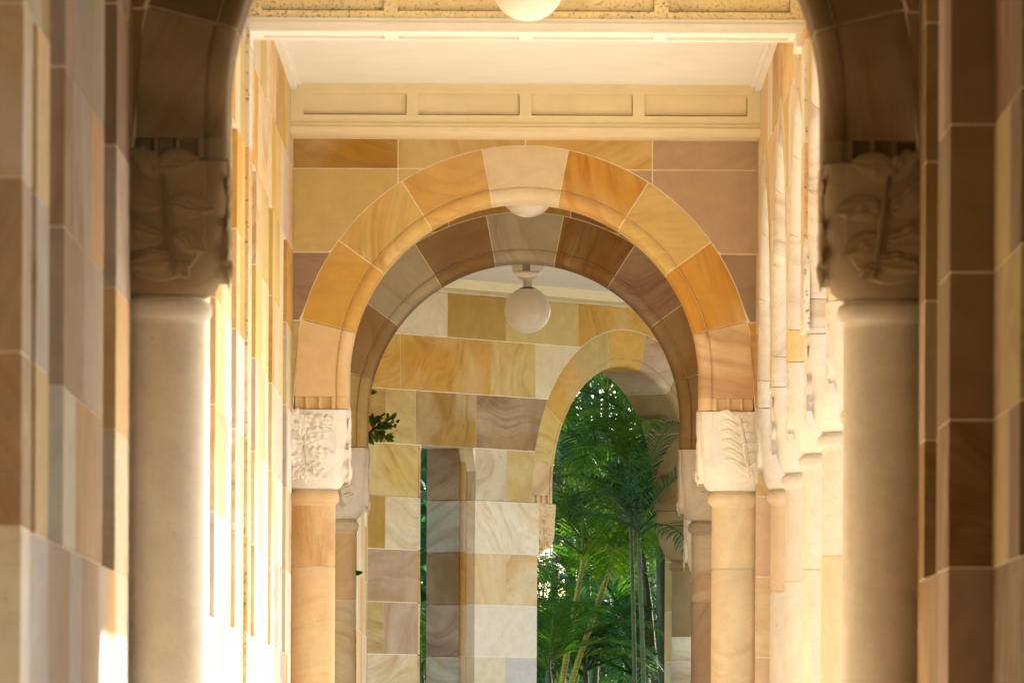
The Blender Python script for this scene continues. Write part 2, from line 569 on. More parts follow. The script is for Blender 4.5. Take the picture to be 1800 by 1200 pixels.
def capital(mb, cx, cy, a, rn, z0, z1, c, b, M=None, along='x'):
    """cushion capital: square block whose lower corners are rounded off into the round neck"""
    n = 96; m = 40
    vs = []
    for i in range(m + 1):
        t = i / m
        z = z0 + (z1 - z0) * t
        hh = []
        for lim, e in ((.56, .5), (.97, .62)):
            u = min(1.0, t / lim)
            hh.append(rn + (a - rn) * max(0.0, 1 - (1 - u) ** 2) ** e)
        hx, hy = hh if along == 'x' else hh[::-1]
        p = 2 + 4.5 * min(1, t / .9)
        for k in range(n):
            th = 2 * math.pi * (k + .5) / n
            cs, sn = math.cos(th), math.sin(th)
            q = 1 / ((abs(cs) / hx) ** p + (abs(sn) / hy) ** p) ** (1 / p)
            vs.append((cx + q * cs, cy + q * sn, z))
    if M: vs = [M(*p) for p in vs]
    fs = []
    for i in range(m):
        for k in range(n):
            j = (k + 1) % n
            fs.append((i * n + k, i * n + j, (i + 1) * n + j, (i + 1) * n + k))
    mb.mesh(vs, fs, c, b, True)
    mb.mesh(vs[:n], [tuple(range(n))], c, b); mb.mesh(vs[-n:], [tuple(range(n))], c, b)

def lunette_plate(mb, P, a, hz, c, b, low=.42, h=0.0):
    """flat field standing proud of the cushion, bounded below by a curve; P(u, h, v): u across, v up, h out"""
    ua = a * .68
    top = hz - .002
    pts = [(-ua, top)]
    for k in range(0, 33):
        ang = math.pi * k / 32
        pts.append((-ua * math.cos(ang) if abs(math.cos(ang)) > 1e-6 else 0.0, hz * .52 - hz * low * math.sin(ang) ** .9))
    pts.append((ua, top))
    n = len(pts)
    h0, h1, h2 = -.10, .000 + h, .004 + h
    cx_, cv_ = 0, hz * .6
    ins = [(u * .975, cv_ + (v - cv_) * (.985 if i not in (0, n - 1) else 1)) for i, (u, v) in enumerate(pts)]
    vs = [P(u, h0, v) for u, v in pts] + [P(u, h1, v) for u, v in pts] + [P(u, h2, v) for u, v in ins]
    fs = [(i + o, (i + 1) % n + o, (i + 1) % n + n + o, i + n + o) for o in (0, n) for i in range(n)] + [tuple(range(2 * n, 3 * n))]
    mb.mesh(vs, fs, c, b)

def relief_leaf(mb, P, u0, v0, ang, ln, wd, lobes, hgt, c, b, curl=0.0, deep=.35):
    """a carved leaf lying on a face"""
    nu, nv = 26, 8
    vs = []
    for i in range(nu + 1):
        t = i / nu
        e = math.sin(math.pi * min(1, t ** .75 * .98 + .01)) ** .7
        lob = 1 - deep * (0.5 + 0.5 * math.cos(2 * math.pi * lobes * t + .6)) if lobes else 1
        hw = wd * e * lob
        th = ang + curl * t
        # centre line
        cu = cv = 0.0
        cu = u0 + sum(math.cos(ang + curl * (k + .5) / nu) for k in range(i)) * ln / nu
        cv = v0 + sum(math.sin(ang + curl * (k + .5) / nu) for k in range(i)) * ln / nu
        for j in range(nv + 1):
            q = j / nv * 2 - 1
            x = cu - math.sin(th) * hw * q
            z = cv + math.cos(th) * hw * q
            h = hgt * (1 - q * q) ** .5 * (.35 + .65 * math.sin(math.pi * min(1, t * .9 + .1)) ** .5) - .35 * hgt * math.exp(-(q * 5) ** 2)
            if lobes: h *= .75 + .25 * (0.5 - 0.5 * math.cos(2 * math.pi * lobes * t + .6))
            vs.append(P(x, h - .002, z))
    fs = []
    for i in range(nu):
        for j in range(nv):
            p = i * (nv + 1) + j
            fs.append((p, p + 1, p + nv + 2, p + nv + 1))
    mb.mesh(vs, fs, c, b, True)

def oak_carving(mb, P, c, b, sgn=1, k=1.0):
    """sprig of lobed leaves and acorns hanging on a capital's face (k scales)"""
    S = sgn
    H = .030 * k
    L = [(-.03, .44, -1.75, .16, .0), (-.02, .43, -.55, .17, .3), (-.06, .36, 3.0, .15, -.3), (-.03, .27, 3.25, .17, .2),
         (-.02, .32, .25, .16, -.3), (-.05, .19, 3.5, .16, .3), (.0, .22, -.25, .15, .35), (-.05, .13, -2.3, .10, .2), (-.04, .40, 2.5, .15, .3), (-.04, .23, 2.9, .16, .2), (.02, .38, .35, .13, -.3), (-.03, .25, .6, .13, -.4),
         (-.03, .14, -1.5, .11, -.2), (0, .15, -.8, .13, .2)]
    for (u, v, a, l, cu) in L:
        if S < 0: a = math.pi - a; cu = -cu
        relief_leaf(mb, P, u * S, v, a, l, .046, 3.5, H, c, b, cu, .42)
    for (u, v) in ((-.10, .10), (-.07, .075), (-.03, .09), (.02, .10)):
        relief_leaf(mb, P, u * S, v + .03, -1.6, .05, .016, 0, H * 1.5, c, b)
    relief_leaf(mb, P, -.03 * S, .45, -1.6, .34, .010, 0, H * .8, c, b, .15 * S)

def plume_carving(mb, P, c, b, sgn=1, H=.016):
    """long curling acanthus-like leaves springing from the bottom"""
    S = sgn
    for i in range(6):
        v = .10 + i * .062
        u = .045 - .012 * i
        for side in (-1, 1):
            a = math.pi / 2 + side * (-1) * (.55 + .05 * i)
            a = math.pi / 2 - side * .5
            relief_leaf(mb, P, u * S, v, a, .17 - .012 * i if side * S < 0 else .12 - .008 * i, .026, 2.0, H, c, b, -side * 1.1, .2)
    relief_leaf(mb, P, .07 * S, .07, math.pi / 2 + .16 * S, .40, .014, 0, H * 1.4, c, b, 0)
    relief_leaf(mb, P, .09 * S, .08, math.pi / 2 + .7 * S, .14, .03, 2, H, c, b, .6 * S)

def broad_carving(mb, P, c, b, sgn=1):
    """big overlapping leaves fanning from a bent stem"""
    S = sgn
    for (u, v, a, l, w_, cu) in ((.02, .42, 2.6, .16, .05, .5), (.0, .40, .9, .15, .045, -.4), (-.02, .30, 2.9, .17, .05, .6), (.0, .30, .25, .20, .05, .3),
                                 (-.03, .20, 3.3, .14, .045, .5), (-.01, .19, -.1, .20, .05, .5), (-.04, .12, .0, .16, .04, -.3), (-.05, .11, -2.3, .07, .03, 0)):
        if S < 0: a = math.pi - a; cu = -cu
        relief_leaf(mb, P, u * S, v, a, l, w_, 0, .018, c, b, cu)
        relief_leaf(mb, P, u * S, v + .012, a + .25 * S, l * .8, w_ * .6, 2.5, .026, c, b, cu)
    relief_leaf(mb, P, -.05 * S, .06, math.pi / 2 - .12 * S, .40, .013, 0, .03, c, b, 0)

# ------------------------------------------------------------------ cross walls of the corridor
W = 1.36
ZCAPB, ZCAPT, ZARC, RI, RE = 3.217, 3.68, 3.883, 1.027, 1.342
JO = [10.85, 32.5, 54.2, 76.0]

def cross_wall(name, label, Y, T, pal, rows, shafts, caps, carve, joints=(2.76,)):
    sst = .12 if Y < 30 else None
    t = thing(name, label, "arch wall", (0, Y, 0), "arched cross walls of the cloister")
    M = lambda s, d, z: (s, Y + d, z)
    ring = MB()
    arch_ring(ring, M, 0, ZARC, ZCAPT, RI, RE, T, JO, pal, int(Y))
    part("arch", ring, STONE, t, sharp=35)
    sp = MB()
    r = random.Random(int(Y) + 3)
    for (z0, z1, cuts, cs) in rows:
        for (a, b, c) in zip(cuts[:-1], cuts[1:], cs):
            spandrel(sp, M, a, b, 0, ZARC, RE, z0, z1, T, c, blk(r))
    # mortar core of the spandrels
    n = 80
    for i in range(n):
        xa, xb = -W + 2 * W * i / n, -W + 2 * W * (i + 1) / n
        za = ZARC + math.sqrt(max(0, (RE - .01) ** 2 - xa * xa)) if abs(xa) < RE - .01 else ZARC - .3
        zb = ZARC + math.sqrt(max(0, (RE - .01) ** 2 - xb * xb)) if abs(xb) < RE - .01 else ZARC - .3
        sp.mesh([M(xa, D3, za), M(xb, D3, zb), M(xb, D3, 5.6), M(xa, D3, 5.6), M(xa, T - D3, za), M(xb, T - D3, zb), M(xb, T - D3, 5.6), M(xa, T - D3, 5.6)],
                [(0, 1, 2, 3), (7, 6, 5, 4), (0, 4, 5, 1), (3, 2, 6, 7)], MORTAR, (0, 0, 0))
    part("spandrel", sp, STONE, t)
    for sgn in (-1, 1):
        k = 0 if sgn < 0 else 1
        cx, cy = sgn * (W - .10), Y + T / 2
        cm = MB()
        shaft(cm, cx, cy, .152, ZCAPB, shafts[k], list(joints), int(Y) + k, shafts[k][-1], st=sst)
        co = part("column", cm, STONE, t, sharp=40)
        cp = MB()
        bb = blk(r, .12)
        capital(cp, cx, cy, .233, .160, ZCAPB, ZCAPT, caps[k], bb)
        P = lambda u, h, v: (cx + u, Y - h + T / 2 - .233, ZCAPB + v)
        cpo = part("capital", cp, STONE, t, sharp=40)
        cv = MB()
        # field centred on the part of the face that shows
        uo = 0.0
        Pf = lambda u, h, v: (cx + u, Y + T / 2 - .233 - h, ZCAPB + v)
        Pc = lambda u, h, v: (cx - sgn * .005 + u, Y + T / 2 - .233 - h - .005, ZCAPB + v)
        lunette_plate(cv, Pf, .233, ZCAPT - ZCAPB, caps[k], bb)
        Ps = lambda u, h, v: (cx - sgn * (.233 + h), cy + u, ZCAPB + v)
        lunette_plate(cv, Ps, .233, ZCAPT - ZCAPB, caps[k], bb)
        if carve[k] == 'broad':
            broad_carving(cv, Pc, caps[k], bb, sgn)
            oak_carving(cv, Ps, caps[k], bb, 1, .4)
        elif carve[k] == 'oak':
            oak_carving(cv, Pc, caps[k], bb, 1, .85)
            oak_carving(cv, Ps, caps[k], bb, 1, .5)
        else:
            plume_carving(cv, Pc, caps[k], bb, 1)
            oak_carving(cv, Ps, caps[k], bb, -1, .5)
        c_ = part("leaf_carving", cv, STONE, cpo, sharp=50)
    return t

W2 = W
# wall B, the well lit one in the middle
rowsB = [(5.09, 5.6, [-W, -.745, 0.0, .745, W], [RUST, TAN, YELL, MAUVE]),
         (4.6, 5.09, [-W, -.745, 0, .745, W], [TAN, TAN, MAUVE, MAUVE]),
         (4.2, 4.6, [-W, 0, W], [PURPLE, PURPLE]),
         (3.69, 4.2, [-W, 0, W], [TAN, ORANGE])]
# voussoirs are listed from the left: 7 of them, then left springer, right springer
cross_wall("arched_wall", "sunlit banded sandstone arch wall in the middle of the corridor under the panelled cream beam",
           50.0, .466, [ORANGE, YELL, ORANGE, CREAM, ORANGE, YELL, ORANGE, PEACH, PEACH], rowsB,
           [[PEACH, PEACH], [CREAM, CREAM]], [WHITE, WHITE], ['oak', 'plume'])
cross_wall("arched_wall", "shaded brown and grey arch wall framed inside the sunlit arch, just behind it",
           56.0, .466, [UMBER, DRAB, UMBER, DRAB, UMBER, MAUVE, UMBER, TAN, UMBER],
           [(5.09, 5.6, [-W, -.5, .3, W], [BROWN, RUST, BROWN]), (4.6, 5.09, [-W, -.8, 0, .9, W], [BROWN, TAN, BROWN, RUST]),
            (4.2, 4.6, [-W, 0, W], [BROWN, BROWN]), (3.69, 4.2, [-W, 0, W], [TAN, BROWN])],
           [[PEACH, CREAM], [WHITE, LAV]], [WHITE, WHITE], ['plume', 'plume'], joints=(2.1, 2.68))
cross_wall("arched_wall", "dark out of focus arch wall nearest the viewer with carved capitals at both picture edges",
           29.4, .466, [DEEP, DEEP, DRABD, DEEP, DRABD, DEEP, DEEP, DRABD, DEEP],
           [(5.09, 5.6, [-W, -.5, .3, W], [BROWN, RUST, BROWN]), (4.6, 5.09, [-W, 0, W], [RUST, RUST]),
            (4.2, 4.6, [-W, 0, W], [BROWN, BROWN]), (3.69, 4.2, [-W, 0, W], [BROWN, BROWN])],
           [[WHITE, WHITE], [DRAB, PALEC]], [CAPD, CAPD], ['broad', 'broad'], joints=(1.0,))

# ------------------------------------------------------------------ left wall with slot windows
TW = .55
def side_wall(name, label, sgn, X, y0, y1, slots, seed, T=TW, courses=COURSES, colors=None, zcut=(2.24, 4.6), extra=(), sun_stop=False, low=None):
    t = thing(name, label, "wall", (sgn * (X + T / 2), (y0 + y1) / 2, 0))
    M = lambda s, d, z: (sgn * (X + d), s, z)
    mb = MB()
    holes = [(a, b, zcut[0], zcut[1]) for a, b in slots] + list(extra)
    ashlar(mb, M, y0, y1, 0, T, courses, holes, seed, colors, low=low)
    if sun_stop:  # slot backing added to stop sun falling on the near column
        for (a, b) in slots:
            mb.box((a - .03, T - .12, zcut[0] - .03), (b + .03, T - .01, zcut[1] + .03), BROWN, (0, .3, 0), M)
    part("stonework", mb, STONE, t)
    return t
LIT = [CREAM, PEACH, PALEC, LAV, TAN, PALEC, MAUVE, CREAM, ORANGE, PEACH, TAN]
side_wall("slotted_wall", "sunlit left corridor wall with a row of tall narrow slots between the two nearer arches", -1, W,
          29.866, 49.99, [(f - .7, f) for f in (32.0, 34.8, 37.6, 40.3, 43.2, 46.05, 48.8)], 11, colors=[TAN, PEACH, CREAM, ORANGE, YELL, CREAM, LAV, TAN], low=[PALEC, PALEC, WHITE, CREAM, LAV, PEACH])
c2 = list(COURSES)
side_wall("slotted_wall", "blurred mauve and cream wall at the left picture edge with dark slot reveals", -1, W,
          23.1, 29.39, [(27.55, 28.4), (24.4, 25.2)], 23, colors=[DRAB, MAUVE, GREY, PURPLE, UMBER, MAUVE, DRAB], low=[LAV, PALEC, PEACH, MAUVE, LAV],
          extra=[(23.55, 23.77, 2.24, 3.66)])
side_wall("slotted_wall", "blurred set back left wall beyond the corner pier, nearest the viewer", -1, 1.62,
          -4.0, 23.095, [(19.5, 20.2), (16.7, 17.4), (13.9, 14.6), (11.1, 11.8), (8.3, 9)], 29, colors=LIT, zcut=(1.768, 4.6))
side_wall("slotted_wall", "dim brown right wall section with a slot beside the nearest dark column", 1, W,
          27.3, 29.39, [(28.1, 28.98)], 37, sun_stop=True, colors=[UMBER, BROWN, BROWN, MAUVE])
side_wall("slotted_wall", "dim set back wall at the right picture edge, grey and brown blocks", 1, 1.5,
          24.75, 27.295, [(25.1, 25.8)], 41, sun_stop=True, colors=[BROWN, UMBER, GREY, UMBER, MAUVE], low=[UMBER, BROWN, MAUVE, TAN])
# between second and third arch wall
side_wall("side_wall", "shaded left wall between the sunlit arch and the brown arch", -1, W, 50.47, 55.995, [(52.5, 53.2)], 47)
side_wall("side_wall", "shaded right wall between the sunlit arch and the brown arch, with an unseen opening added for light", 1, W, 50.47, 55.995, [(51.5, 55.1)], 49, zcut=(-.2, 3.656))  # opening added out of view to brighten the brown arch

# ------------------------------------------------------------------ right hand arcade
def arcade(name, label, ys, z_shift, seed, ycut0, ycut1, cols_, caps_, X=1.593, T=.466):
    """ys: column centres; arches between them; wall above up to the roof"""
    t = thing(name, label, "arcade", (X, (ys[0] + ys[-1]) / 2, 0))
    r = random.Random(seed)
    M = lambda s, d, z: (X - T / 2 + d, s, z)
    hgt = 3.69
    ringm, spm = MB(), MB()
    for i in range(len(ys) - 1):
        sc = (ys[i] + ys[i + 1]) / 2
        ri = (ys[i + 1] - ys[i]) / 2 - .235
        re = (ys[i + 1] - ys[i]) / 2 - .004
        zc = 3.72
        pal = [r.choice([PEACHY, SHELL, SHELL, CREAM, SHELL, PEACH]) for _ in range(9)]
        arch_ring(ringm, M, sc, zc, ZCAPT, ri, re, T, [12, 36, 60, 84], pal, seed + i, ledge=.03)
        a, b = ys[i], ys[i + 1]
        for (z0, z1) in ((3.69, 4.128), (4.128, 4.6), (4.6, 5.09), (5.09, 5.6)):
            cuts = [a, (a + b) / 2, b] if z0 > 4.5 else [a, (a + b) / 2, b]
            if z0 > 5: cuts = [a, a + (b - a) * .33, a + (b - a) * .7, b]
            for p, q in zip(cuts[:-1], cuts[1:]):
                spandrel(spm, M, p, q, sc, zc, re, z0, z1, T, r.choice([PEACH, PEACH, CREAM, TAN, PALEC, CREAM, ORANGE]), blk(r))
        n = 60
        for k in range(n):
            xa, xb = a + (b - a) * k / n, a + (b - a) * (k + 1) / n
            f = lambda x: zc + math.sqrt(max(0, (re - .01) ** 2 - (x - sc) ** 2)) if abs(x - sc) < re - .01 else zc - .02
            za, zb = f(xa), f(xb)
            spm.mesh([M(xa, D3, za), M(xb, D3, zb), M(xb, D3, 5.6), M(xa, D3, 5.6), M(xa, T - D3, za), M(xb, T - D3, zb), M(xb, T - D3, 5.6), M(xa, T - D3, 5.6)],
                     [(0, 1, 2, 3), (7, 6, 5, 4), (0, 4, 5, 1), (3, 2, 6, 7)], MORTAR, (0, 0, 0))
    # pier ends
    for (p, q) in ((ycut0, ys[0] - .001), (ys[-1] + .001, ycut1)):
        if q - p > .05:
            ashlar(spm, M, p, q, 0, T, [3.69, 4.128, 4.6, 5.09, 5.6], (), seed + 77, [PEACH, CREAM, ORANGE, TAN])
    part("arch", ringm, STONE, t, sharp=35)
    part("spandrel", spm, STONE, t)
    for i, y in enumerate(ys):
        cm = MB()
        cc = cols_[i % len(cols_)]
        shaft(cm, X, y, .152, ZCAPB, cc, [2.62], seed + i, cc[-1], st=.15)
        part("column", cm, STONE, t, sharp=40)
        cp = MB()
        bb = blk(r, .1)
        capital(cp, X, y, .233, .160, ZCAPB, ZCAPT, caps_, bb, along='y')
        cpo = part("capital", cp, STONE, t, sharp=40)
        cv = MB()
        Ps = lambda u, h, v: (X - .233 - h, y + u, ZCAPB + v)
        Pn = lambda u, h, v: (X + u, y - .233 - h, ZCAPB + v)
        lunette_plate(cv, Ps, .233, ZCAPT - ZCAPB, caps_, bb, .30, -.006)
        oak_carving(cv, Ps, caps_, bb, 1 if i % 2 else -1, .25)
        part("leaf_carving", cv, STONE, cpo, sharp=50)
    return t
arcade("arcade", "sunlit right hand arcade of cushion capital columns between the two nearer arches",
       [32.4, 35.35, 38.3, 41.25, 44.1, 47.0, 49.76], 0, 61, 29.87, 49.99,
       [[PEACHY, SHELL], [SHELL, SHELL], [SHELL, PEACHY], [PEACHY, SHELL], [SHELL, SHELL], [SHELL, SHELL], [SHELL, PEACHY]], (.56, .52, .45))
arcade("arcade", "right hand arcade lighting the far bay behind the brown arch",
       [66.3, 69.2, 72.1], 0, 67, 66.01, 72.4, [[PEACH, CREAM], [CREAM, CREAM]], WHITE)
# solid spandrel pier joining the arcade to the near arch
arcade("arcade", "right hand arcade of the nearest bay, outside the picture edge",
       [21.6, 24.45], 0, 71, 21.3, 24.745, [[PEACH, CREAM], [TAN, CREAM]], WHITE, X=1.75)
side_wall("side_wall", "long right wall of the near bay, outside the picture", 1, 1.5, -4.0, 21.28, [], 43)
side_wall("side_wall", "right wall of the far bay before the open arcade, outside the picture", 1, W, 56.47, 66.0, [], 44)
ew = thing("side_wall", "unseen wall added behind the viewer to keep sky light out of the corridor", "wall", (0, -4.2, 0))  # added end wall, stops sky light reaching the viewer-facing stone
mb = MB(); ashlar(mb, lambda s, d, z: (s, -4.01 - d, z), -2.3, 2.3, 0, .4, COURSES, (), 45); part("stonework", mb, STONE, ew)
hb = thing("building", "rooms of the building behind the slots of the left wall, dim inside", "building", (-5, 25, 0))
mb = MB()
mb.box((-6.4, -4, 0), (-6.0, 72, 5.6), TAN, (0, 0, 0))
mb.box((-6.0, -4.4, 0), (-1.95, -4.0, 5.6), TAN, (0, 0, 0)); mb.box((-6.0, 72, 0), (-1.95, 72.4, 5.6), TAN, (0, 0, 0))
part("wall", mb, STONE, hb)
mb = MB(); mb.box((-6.6, -4.6, 5.9), (-2.41, 57.2, 6.1)); mb.box((-6.6, 57.21, 5.9), (-4.61, 72.6, 6.1)); mb.box((-6.0, -4, 5.62), (-1.92, 72, 5.66))
part("roof", mb, ROOFM, hb)
mb = MB(); mb.box((-6.0, -4, -.04), (-2.01, 72, .02)); part("floor", mb, BARKF, hb)
# back-lit stone respond behind the middle wall's right column
def pier(name, label, x0, x1, y0, y1, z0, z1, seed, colors, mat=STONE, courses=None):
    t = thing(name, label, "pier", ((x0 + x1) / 2, (y0 + y1) / 2, z0))
    mb = MB()
    M = lambda s, d, z: (s, d, z)
    cs = [c for c in (courses or COURSES) if z0 < c < z1]
    ashlar(mb, M, x0, x1, y0, y1, [z0] + cs + [z1], (), seed, colors, lens=(3, 4))
    part("stonework", mb, mat, t)
    return t
pier("respond_pier", "narrow tan stone pier beside the cream column under the sunlit arch", W + .002, 1.83, 50.02, 50.44, 0, 5.6, 5, [CREAM, PEACHY, PEACH])
pier("respond_pier", "narrow brown stone pier behind the dark right column nearest the viewer", W + .06, 1.9, 29.42, 29.84, 0, 5.6, 6, [ORANGE, TAN, BROWN])
pier("respond_pier", "cream stone strip behind the dark left column nearest the viewer", -1.9, -W - .002, 29.41, 29.85, 0, 5.6, 7, [CREAM, LAV])
pier("respond_pier", "shaded stone pier behind the left column of the brown arch", -1.9, -W - .002, 56.01, 56.45, 0, 5.6, 8, [CREAM, PEACH])
pier("respond_pier", "shaded stone pier behind the right column of the brown arch", W + .002, 1.82, 56.01, 56.45, 0, 5.6, 9, [CREAM, PEACH])
pier("respond_pier", "stone pier behind the peach left column of the sunlit arch", -1.9, -W - .002, 50.01, 50.44, 0, 5.6, 10, [CREAM, PEACH])
pier("rough_pilaster", "pitted pale strip of stone running up the left wall to the near ceiling beam", -W - .01, -W + .018, 41.45, 41.95, 0, 5.17, 12, [PEACH, PALEC, CREAM], PITTED)
pier("rough_pilaster", "pitted peach strip of stone running up above the right arcade to the near ceiling beam", W - .018, W + .01, 41.0, 41.5, 3.70, 5.17, 13, [PEACH, PEACH, PALEC], PITTED)

# left wall of the far bay
side_wall("side_wall", "far left wall seen as a thin strip beside the brown arch", -1, W, 56.47, 74.6,
          [(60, 60.7), (63, 63.7), (66, 66.7), (69, 69.7)], 53, colors=LIT)

# ------------------------------------------------------------------ far wall, turned away to the right
OX, OY = .139, 77.0
CT, ST = .574, .819
def MD(s, d, z): return (OX + CT * s - ST * d, OY + ST * s + CT * d, z)
TD = .50
zD = [0.25, .72, 1.19, 1.66, 2.13, 2.575, 3.035, 3.50, 3.966, 4.43, 4.91, 5.40, 5.88]
def sx(px):   # position along the far wall seen at picture column px
    k = (px - 920) / F
    return (k * OY - OX) / (CT - k * ST)
t = thing("far_wall", "banded sandstone wall closing the corridor, with a tall slot and an arch onto palms", "wall", (OX, OY, 0))
S0, S1 = sx(735), sx(835)          # slot
A0 = sx(945)                       # outer edge of the arch ring
RID, RED = 1.15, 1.49
SCD = sx(974) + RID
ZCD = 4.10
ZSD, ZBD = 3.966, 3.505            # capital top and bottom
zi = {round(z, 3): i for i, z in enumerate(zD)}
def row(*e): return [(sx(p), c) for p, c in e]
fx = {11: row((785, CREAM), (888, RUST), (1015, TAN), (1400, ORANGE)),
      10: row((703, ORANGE), (862, ORANGE), (940, YELL), (1400, CREAM)),
      9: row((677, RUST), (730, TAN), (836, RUST), (1400, PURPLE)),
      8: row((735, CREAM), (890, CREAM), (1100, TAN)),
      7: row((677, RUST), (735, CREAM), (1100, (.72, .60, .42))),
      6: row((735, MAUVE), (890, PEACH), (1100, PEACH)),
      5: row((675, TAN), (735, MAUVE), (1100, (.68, .57, .43))),
      4: row((735, CREAM), (890, CREAM), (1100, LAV))}
mb = MB()
r = random.Random(90)
# left of the arch: plain courses
SL = -6.0
def fx_rows(i):
    return fx.get(i)
for i in range(len(zD) - 1):
    z0, z1 = zD[i], zD[i + 1]
    if z0 > 3.9: continue
    holes = [(S0, S1, .2, 4.43)]
    ashlar(mb, MD, SL, A0 + .02 if z0 > 3.4 else A0 - .004, 0, TD, [z0, z1], holes, 300 + i, None, {0: ([(sx(640) - .5, r.choice(PAL))] if i in fx else []) + fx[i]} if i in fx else None)
# upper courses with the arch cut out
for i in (8, 9, 10, 11):
    z0, z1 = zD[i], zD[i + 1]
    ed = [SL, -5, -3.9, -3.1] + [e for e, c in fx[i]]
    ed = [e for k, e in enumerate(ed) if k == 0 or e > ed[k - 1]]
    cs = [TAN, CREAM, ORANGE] + [c for e, c in fx[i]]
    ed[-1] = SCD + 2.2
    if i == 8:
        # split round the slot
        parts = [(SL, -5, TAN), (-5, -3.9, CREAM), (-3.9, sx(642), ORANGE), (sx(642), S0, YELL), (S1, sx(890), CREAM), (sx(890), A0 + .6, TAN), (SCD, SCD + 2.2, ORANGE)]
    else:
        parts = list(zip(ed[:-1], ed[1:], cs))
    for a, b, c in parts:
        lo_, hi_ = (a + G, b - G)
        spandrel(mb, MD, a, b, SCD, ZCD, RED, z0, z1, TD, c, blk(r))
        # slot side reveals are the block ends themselves
n = 110
for k in range(n):
    xa, xb = SL + (SCD + 2.2 - SL) * k / n, SL + (SCD + 2.2 - SL) * (k + 1) / n
    f = lambda x: ZCD + math.sqrt(max(0, (RED - .01) ** 2 - (x - SCD) ** 2)) if abs(x - SCD) < RED - .01 else 3.97
    def g(x): return 4.432 if S0 - .03 < x < S1 + .03 else f(x)
    mb.mesh([MD(xa, D3, g(xa)), MD(xb, D3, g(xb)), MD(xb, D3, 5.88), MD(xa, D3, 5.88), MD(xa, TD - D3, g(xa)), MD(xb, TD - D3, g(xb)), MD(xb, TD - D3, 5.88), MD(xa, TD - D3, 5.88)],
            [(0, 1, 2, 3), (7, 6, 5, 4), (0, 4, 5, 1), (3, 2, 6, 7)], MORTAR, (0, 0, 0))
part("stonework", mb, STONE, t)
# right jamb of the slot: reveal stones with a groove
jm = MB()
jc = [GREY, PURPLE, BROWN, GREY, PURPLE]
for i, z0 in enumerate(zD[:9]):
    z1 = zD[i + 1]
    c = [TAN, GREY, BROWN, CREAM, GREY, PURPLE, BROWN, GREY, PURPLE][i]
    c2_ = [TAN, CREAM, TAN, PEACH, CREAM, PEACH, ORANGE, CREAM, YELL][i]
    jm.box((S1 - .050, .16, z0 + G), (S1 - .0005, TD - .004, z1 - G), c, blk(r, .9), MD)
    jm.box((S1 - .012, .10, z0 + G), (S1 - .0005, .158, z1 - G), c2_, blk(r, .3), MD)
part("slot_reveal", jm, STONE, t)
# little rebate on the left side of the slot
jl = MB()
for i, z0 in enumerate(zD[:9]):
    jl.box((S0 + .0005, .0 - .002, z0 + G), (S0 + .03, .2, zD[i + 1] - G), [TAN, CREAM, ORANGE, CREAM, TAN, PEACH, ORANGE, CREAM, ORANGE][i], blk(r), MD)
part("slot_reveal", jl, STONE, t)
ar = MB()
arch_ring(ar, MD, SCD, ZCD, ZSD, RID, RED, TD, [12, 36, 60, 80], [YELL, ORANGE, TAN, ORANGE, MAUVE, UMBER, UMBER, PEACH, UMBER], 97, ledge=.072)
part("arch", ar, STONE, t, sharp=35)
for sgn in (-1, 1):
    s = SCD + sgn * (RID + (.11 if sgn < 0 else .20))
    s_col = s - .24 if sgn < 0 else s
    cm = MB()
    ML = lambda x, y, z: MD(x, y, z)
    shaft(cm, s_col, TD / 2, .125, ZBD, [PEACH, PALEC] if sgn < 0 else [CREAM, BROWN], [2.8], 5 + sgn, WHITE if sgn < 0 else BROWN, M=ML)
    part("column", cm, STONE, t, sharp=40)
    cp = MB(); bb = blk(r, .1)
    capital(cp, s, TD / 2, .225, .13, ZBD, ZSD, PEACH if sgn < 0 else UMBER, bb, M=ML)
    cpo = part("capital", cp, STONE, t, sharp=40)
    cv = MB()
    Pd = lambda u, h, v: MD(s + u, TD / 2 - .225 - h, ZBD + v)
    lunette_plate(cv, Pd, .225, ZSD - ZBD, PEACH if sgn < 0 else UMBER, bb)
    oak_carving(cv, Pd, PEACH if sgn < 0 else UMBER, bb, 1, .8)
    part("leaf_carving", cv, STONE, cpo, sharp=50)
# wall to the right of the far arch
rb = MB()
ashlar(rb, MD, SCD + RID + .23, SCD + 4, 0, TD, zD[:9], (), 405)
part("stonework", rb, STONE, t)

# ------------------------------------------------------------------ ceiling and beams
ZCEIL = 5.54
def structure(name, mb, m, kind="structure"):
    o = mb.build(name, m); o['kind'] = kind; return o
cb = MB()
cb.box((-W - .3, 30.0 - .13, ZCEIL), (W + .3, 49.99, 5.62))
cb.box((-W - .3, 50.47, ZCEIL), (W + .3, 55.995, 5.62))
cb.box((-1.9, -4, ZCEIL), (1.9, 29.39, 5.62))
structure("ceiling", cb, CEIL)
cf = MB()
cf.box((-3.6, 56.47, 5.885), (3.2, 83, 5.96))
o = structure("ceiling", cf, CEIL)
rf = MB()
rf.box((-2.4, -4.6, 5.66), (2.35, 56.24, 5.9))
rf.box((-4.6, 56.26, 5.99), (3.2, 83, 6.3))
rfo = rf.build("roof_slab", ROOFM)
rfo['label'] = "flat dark roof lying over the cloister corridor, hidden above the cream ceiling"; rfo['category'] = "roof"
# upper walls of the far bay between 5.6 and 5.9
up = MB()
up.box((-1.9, 56.47, 5.6), (-W - .01, 74.6, 5.884), CREAM, (0, 0, 0))
up.box((W + .01, 56.47, 5.6), (1.82, 72.4, 5.884), CREAM, (0, 0, 0))
up.box((-1.9, 56.25, 5.63), (1.82, 56.45, 5.95), CREAM, (0, 0, 0))
upo = up.build("wall_plate", STONE)
upo['label'] = "plain cream stone band on top of the far bay's side walls"; upo['category'] = "wall"

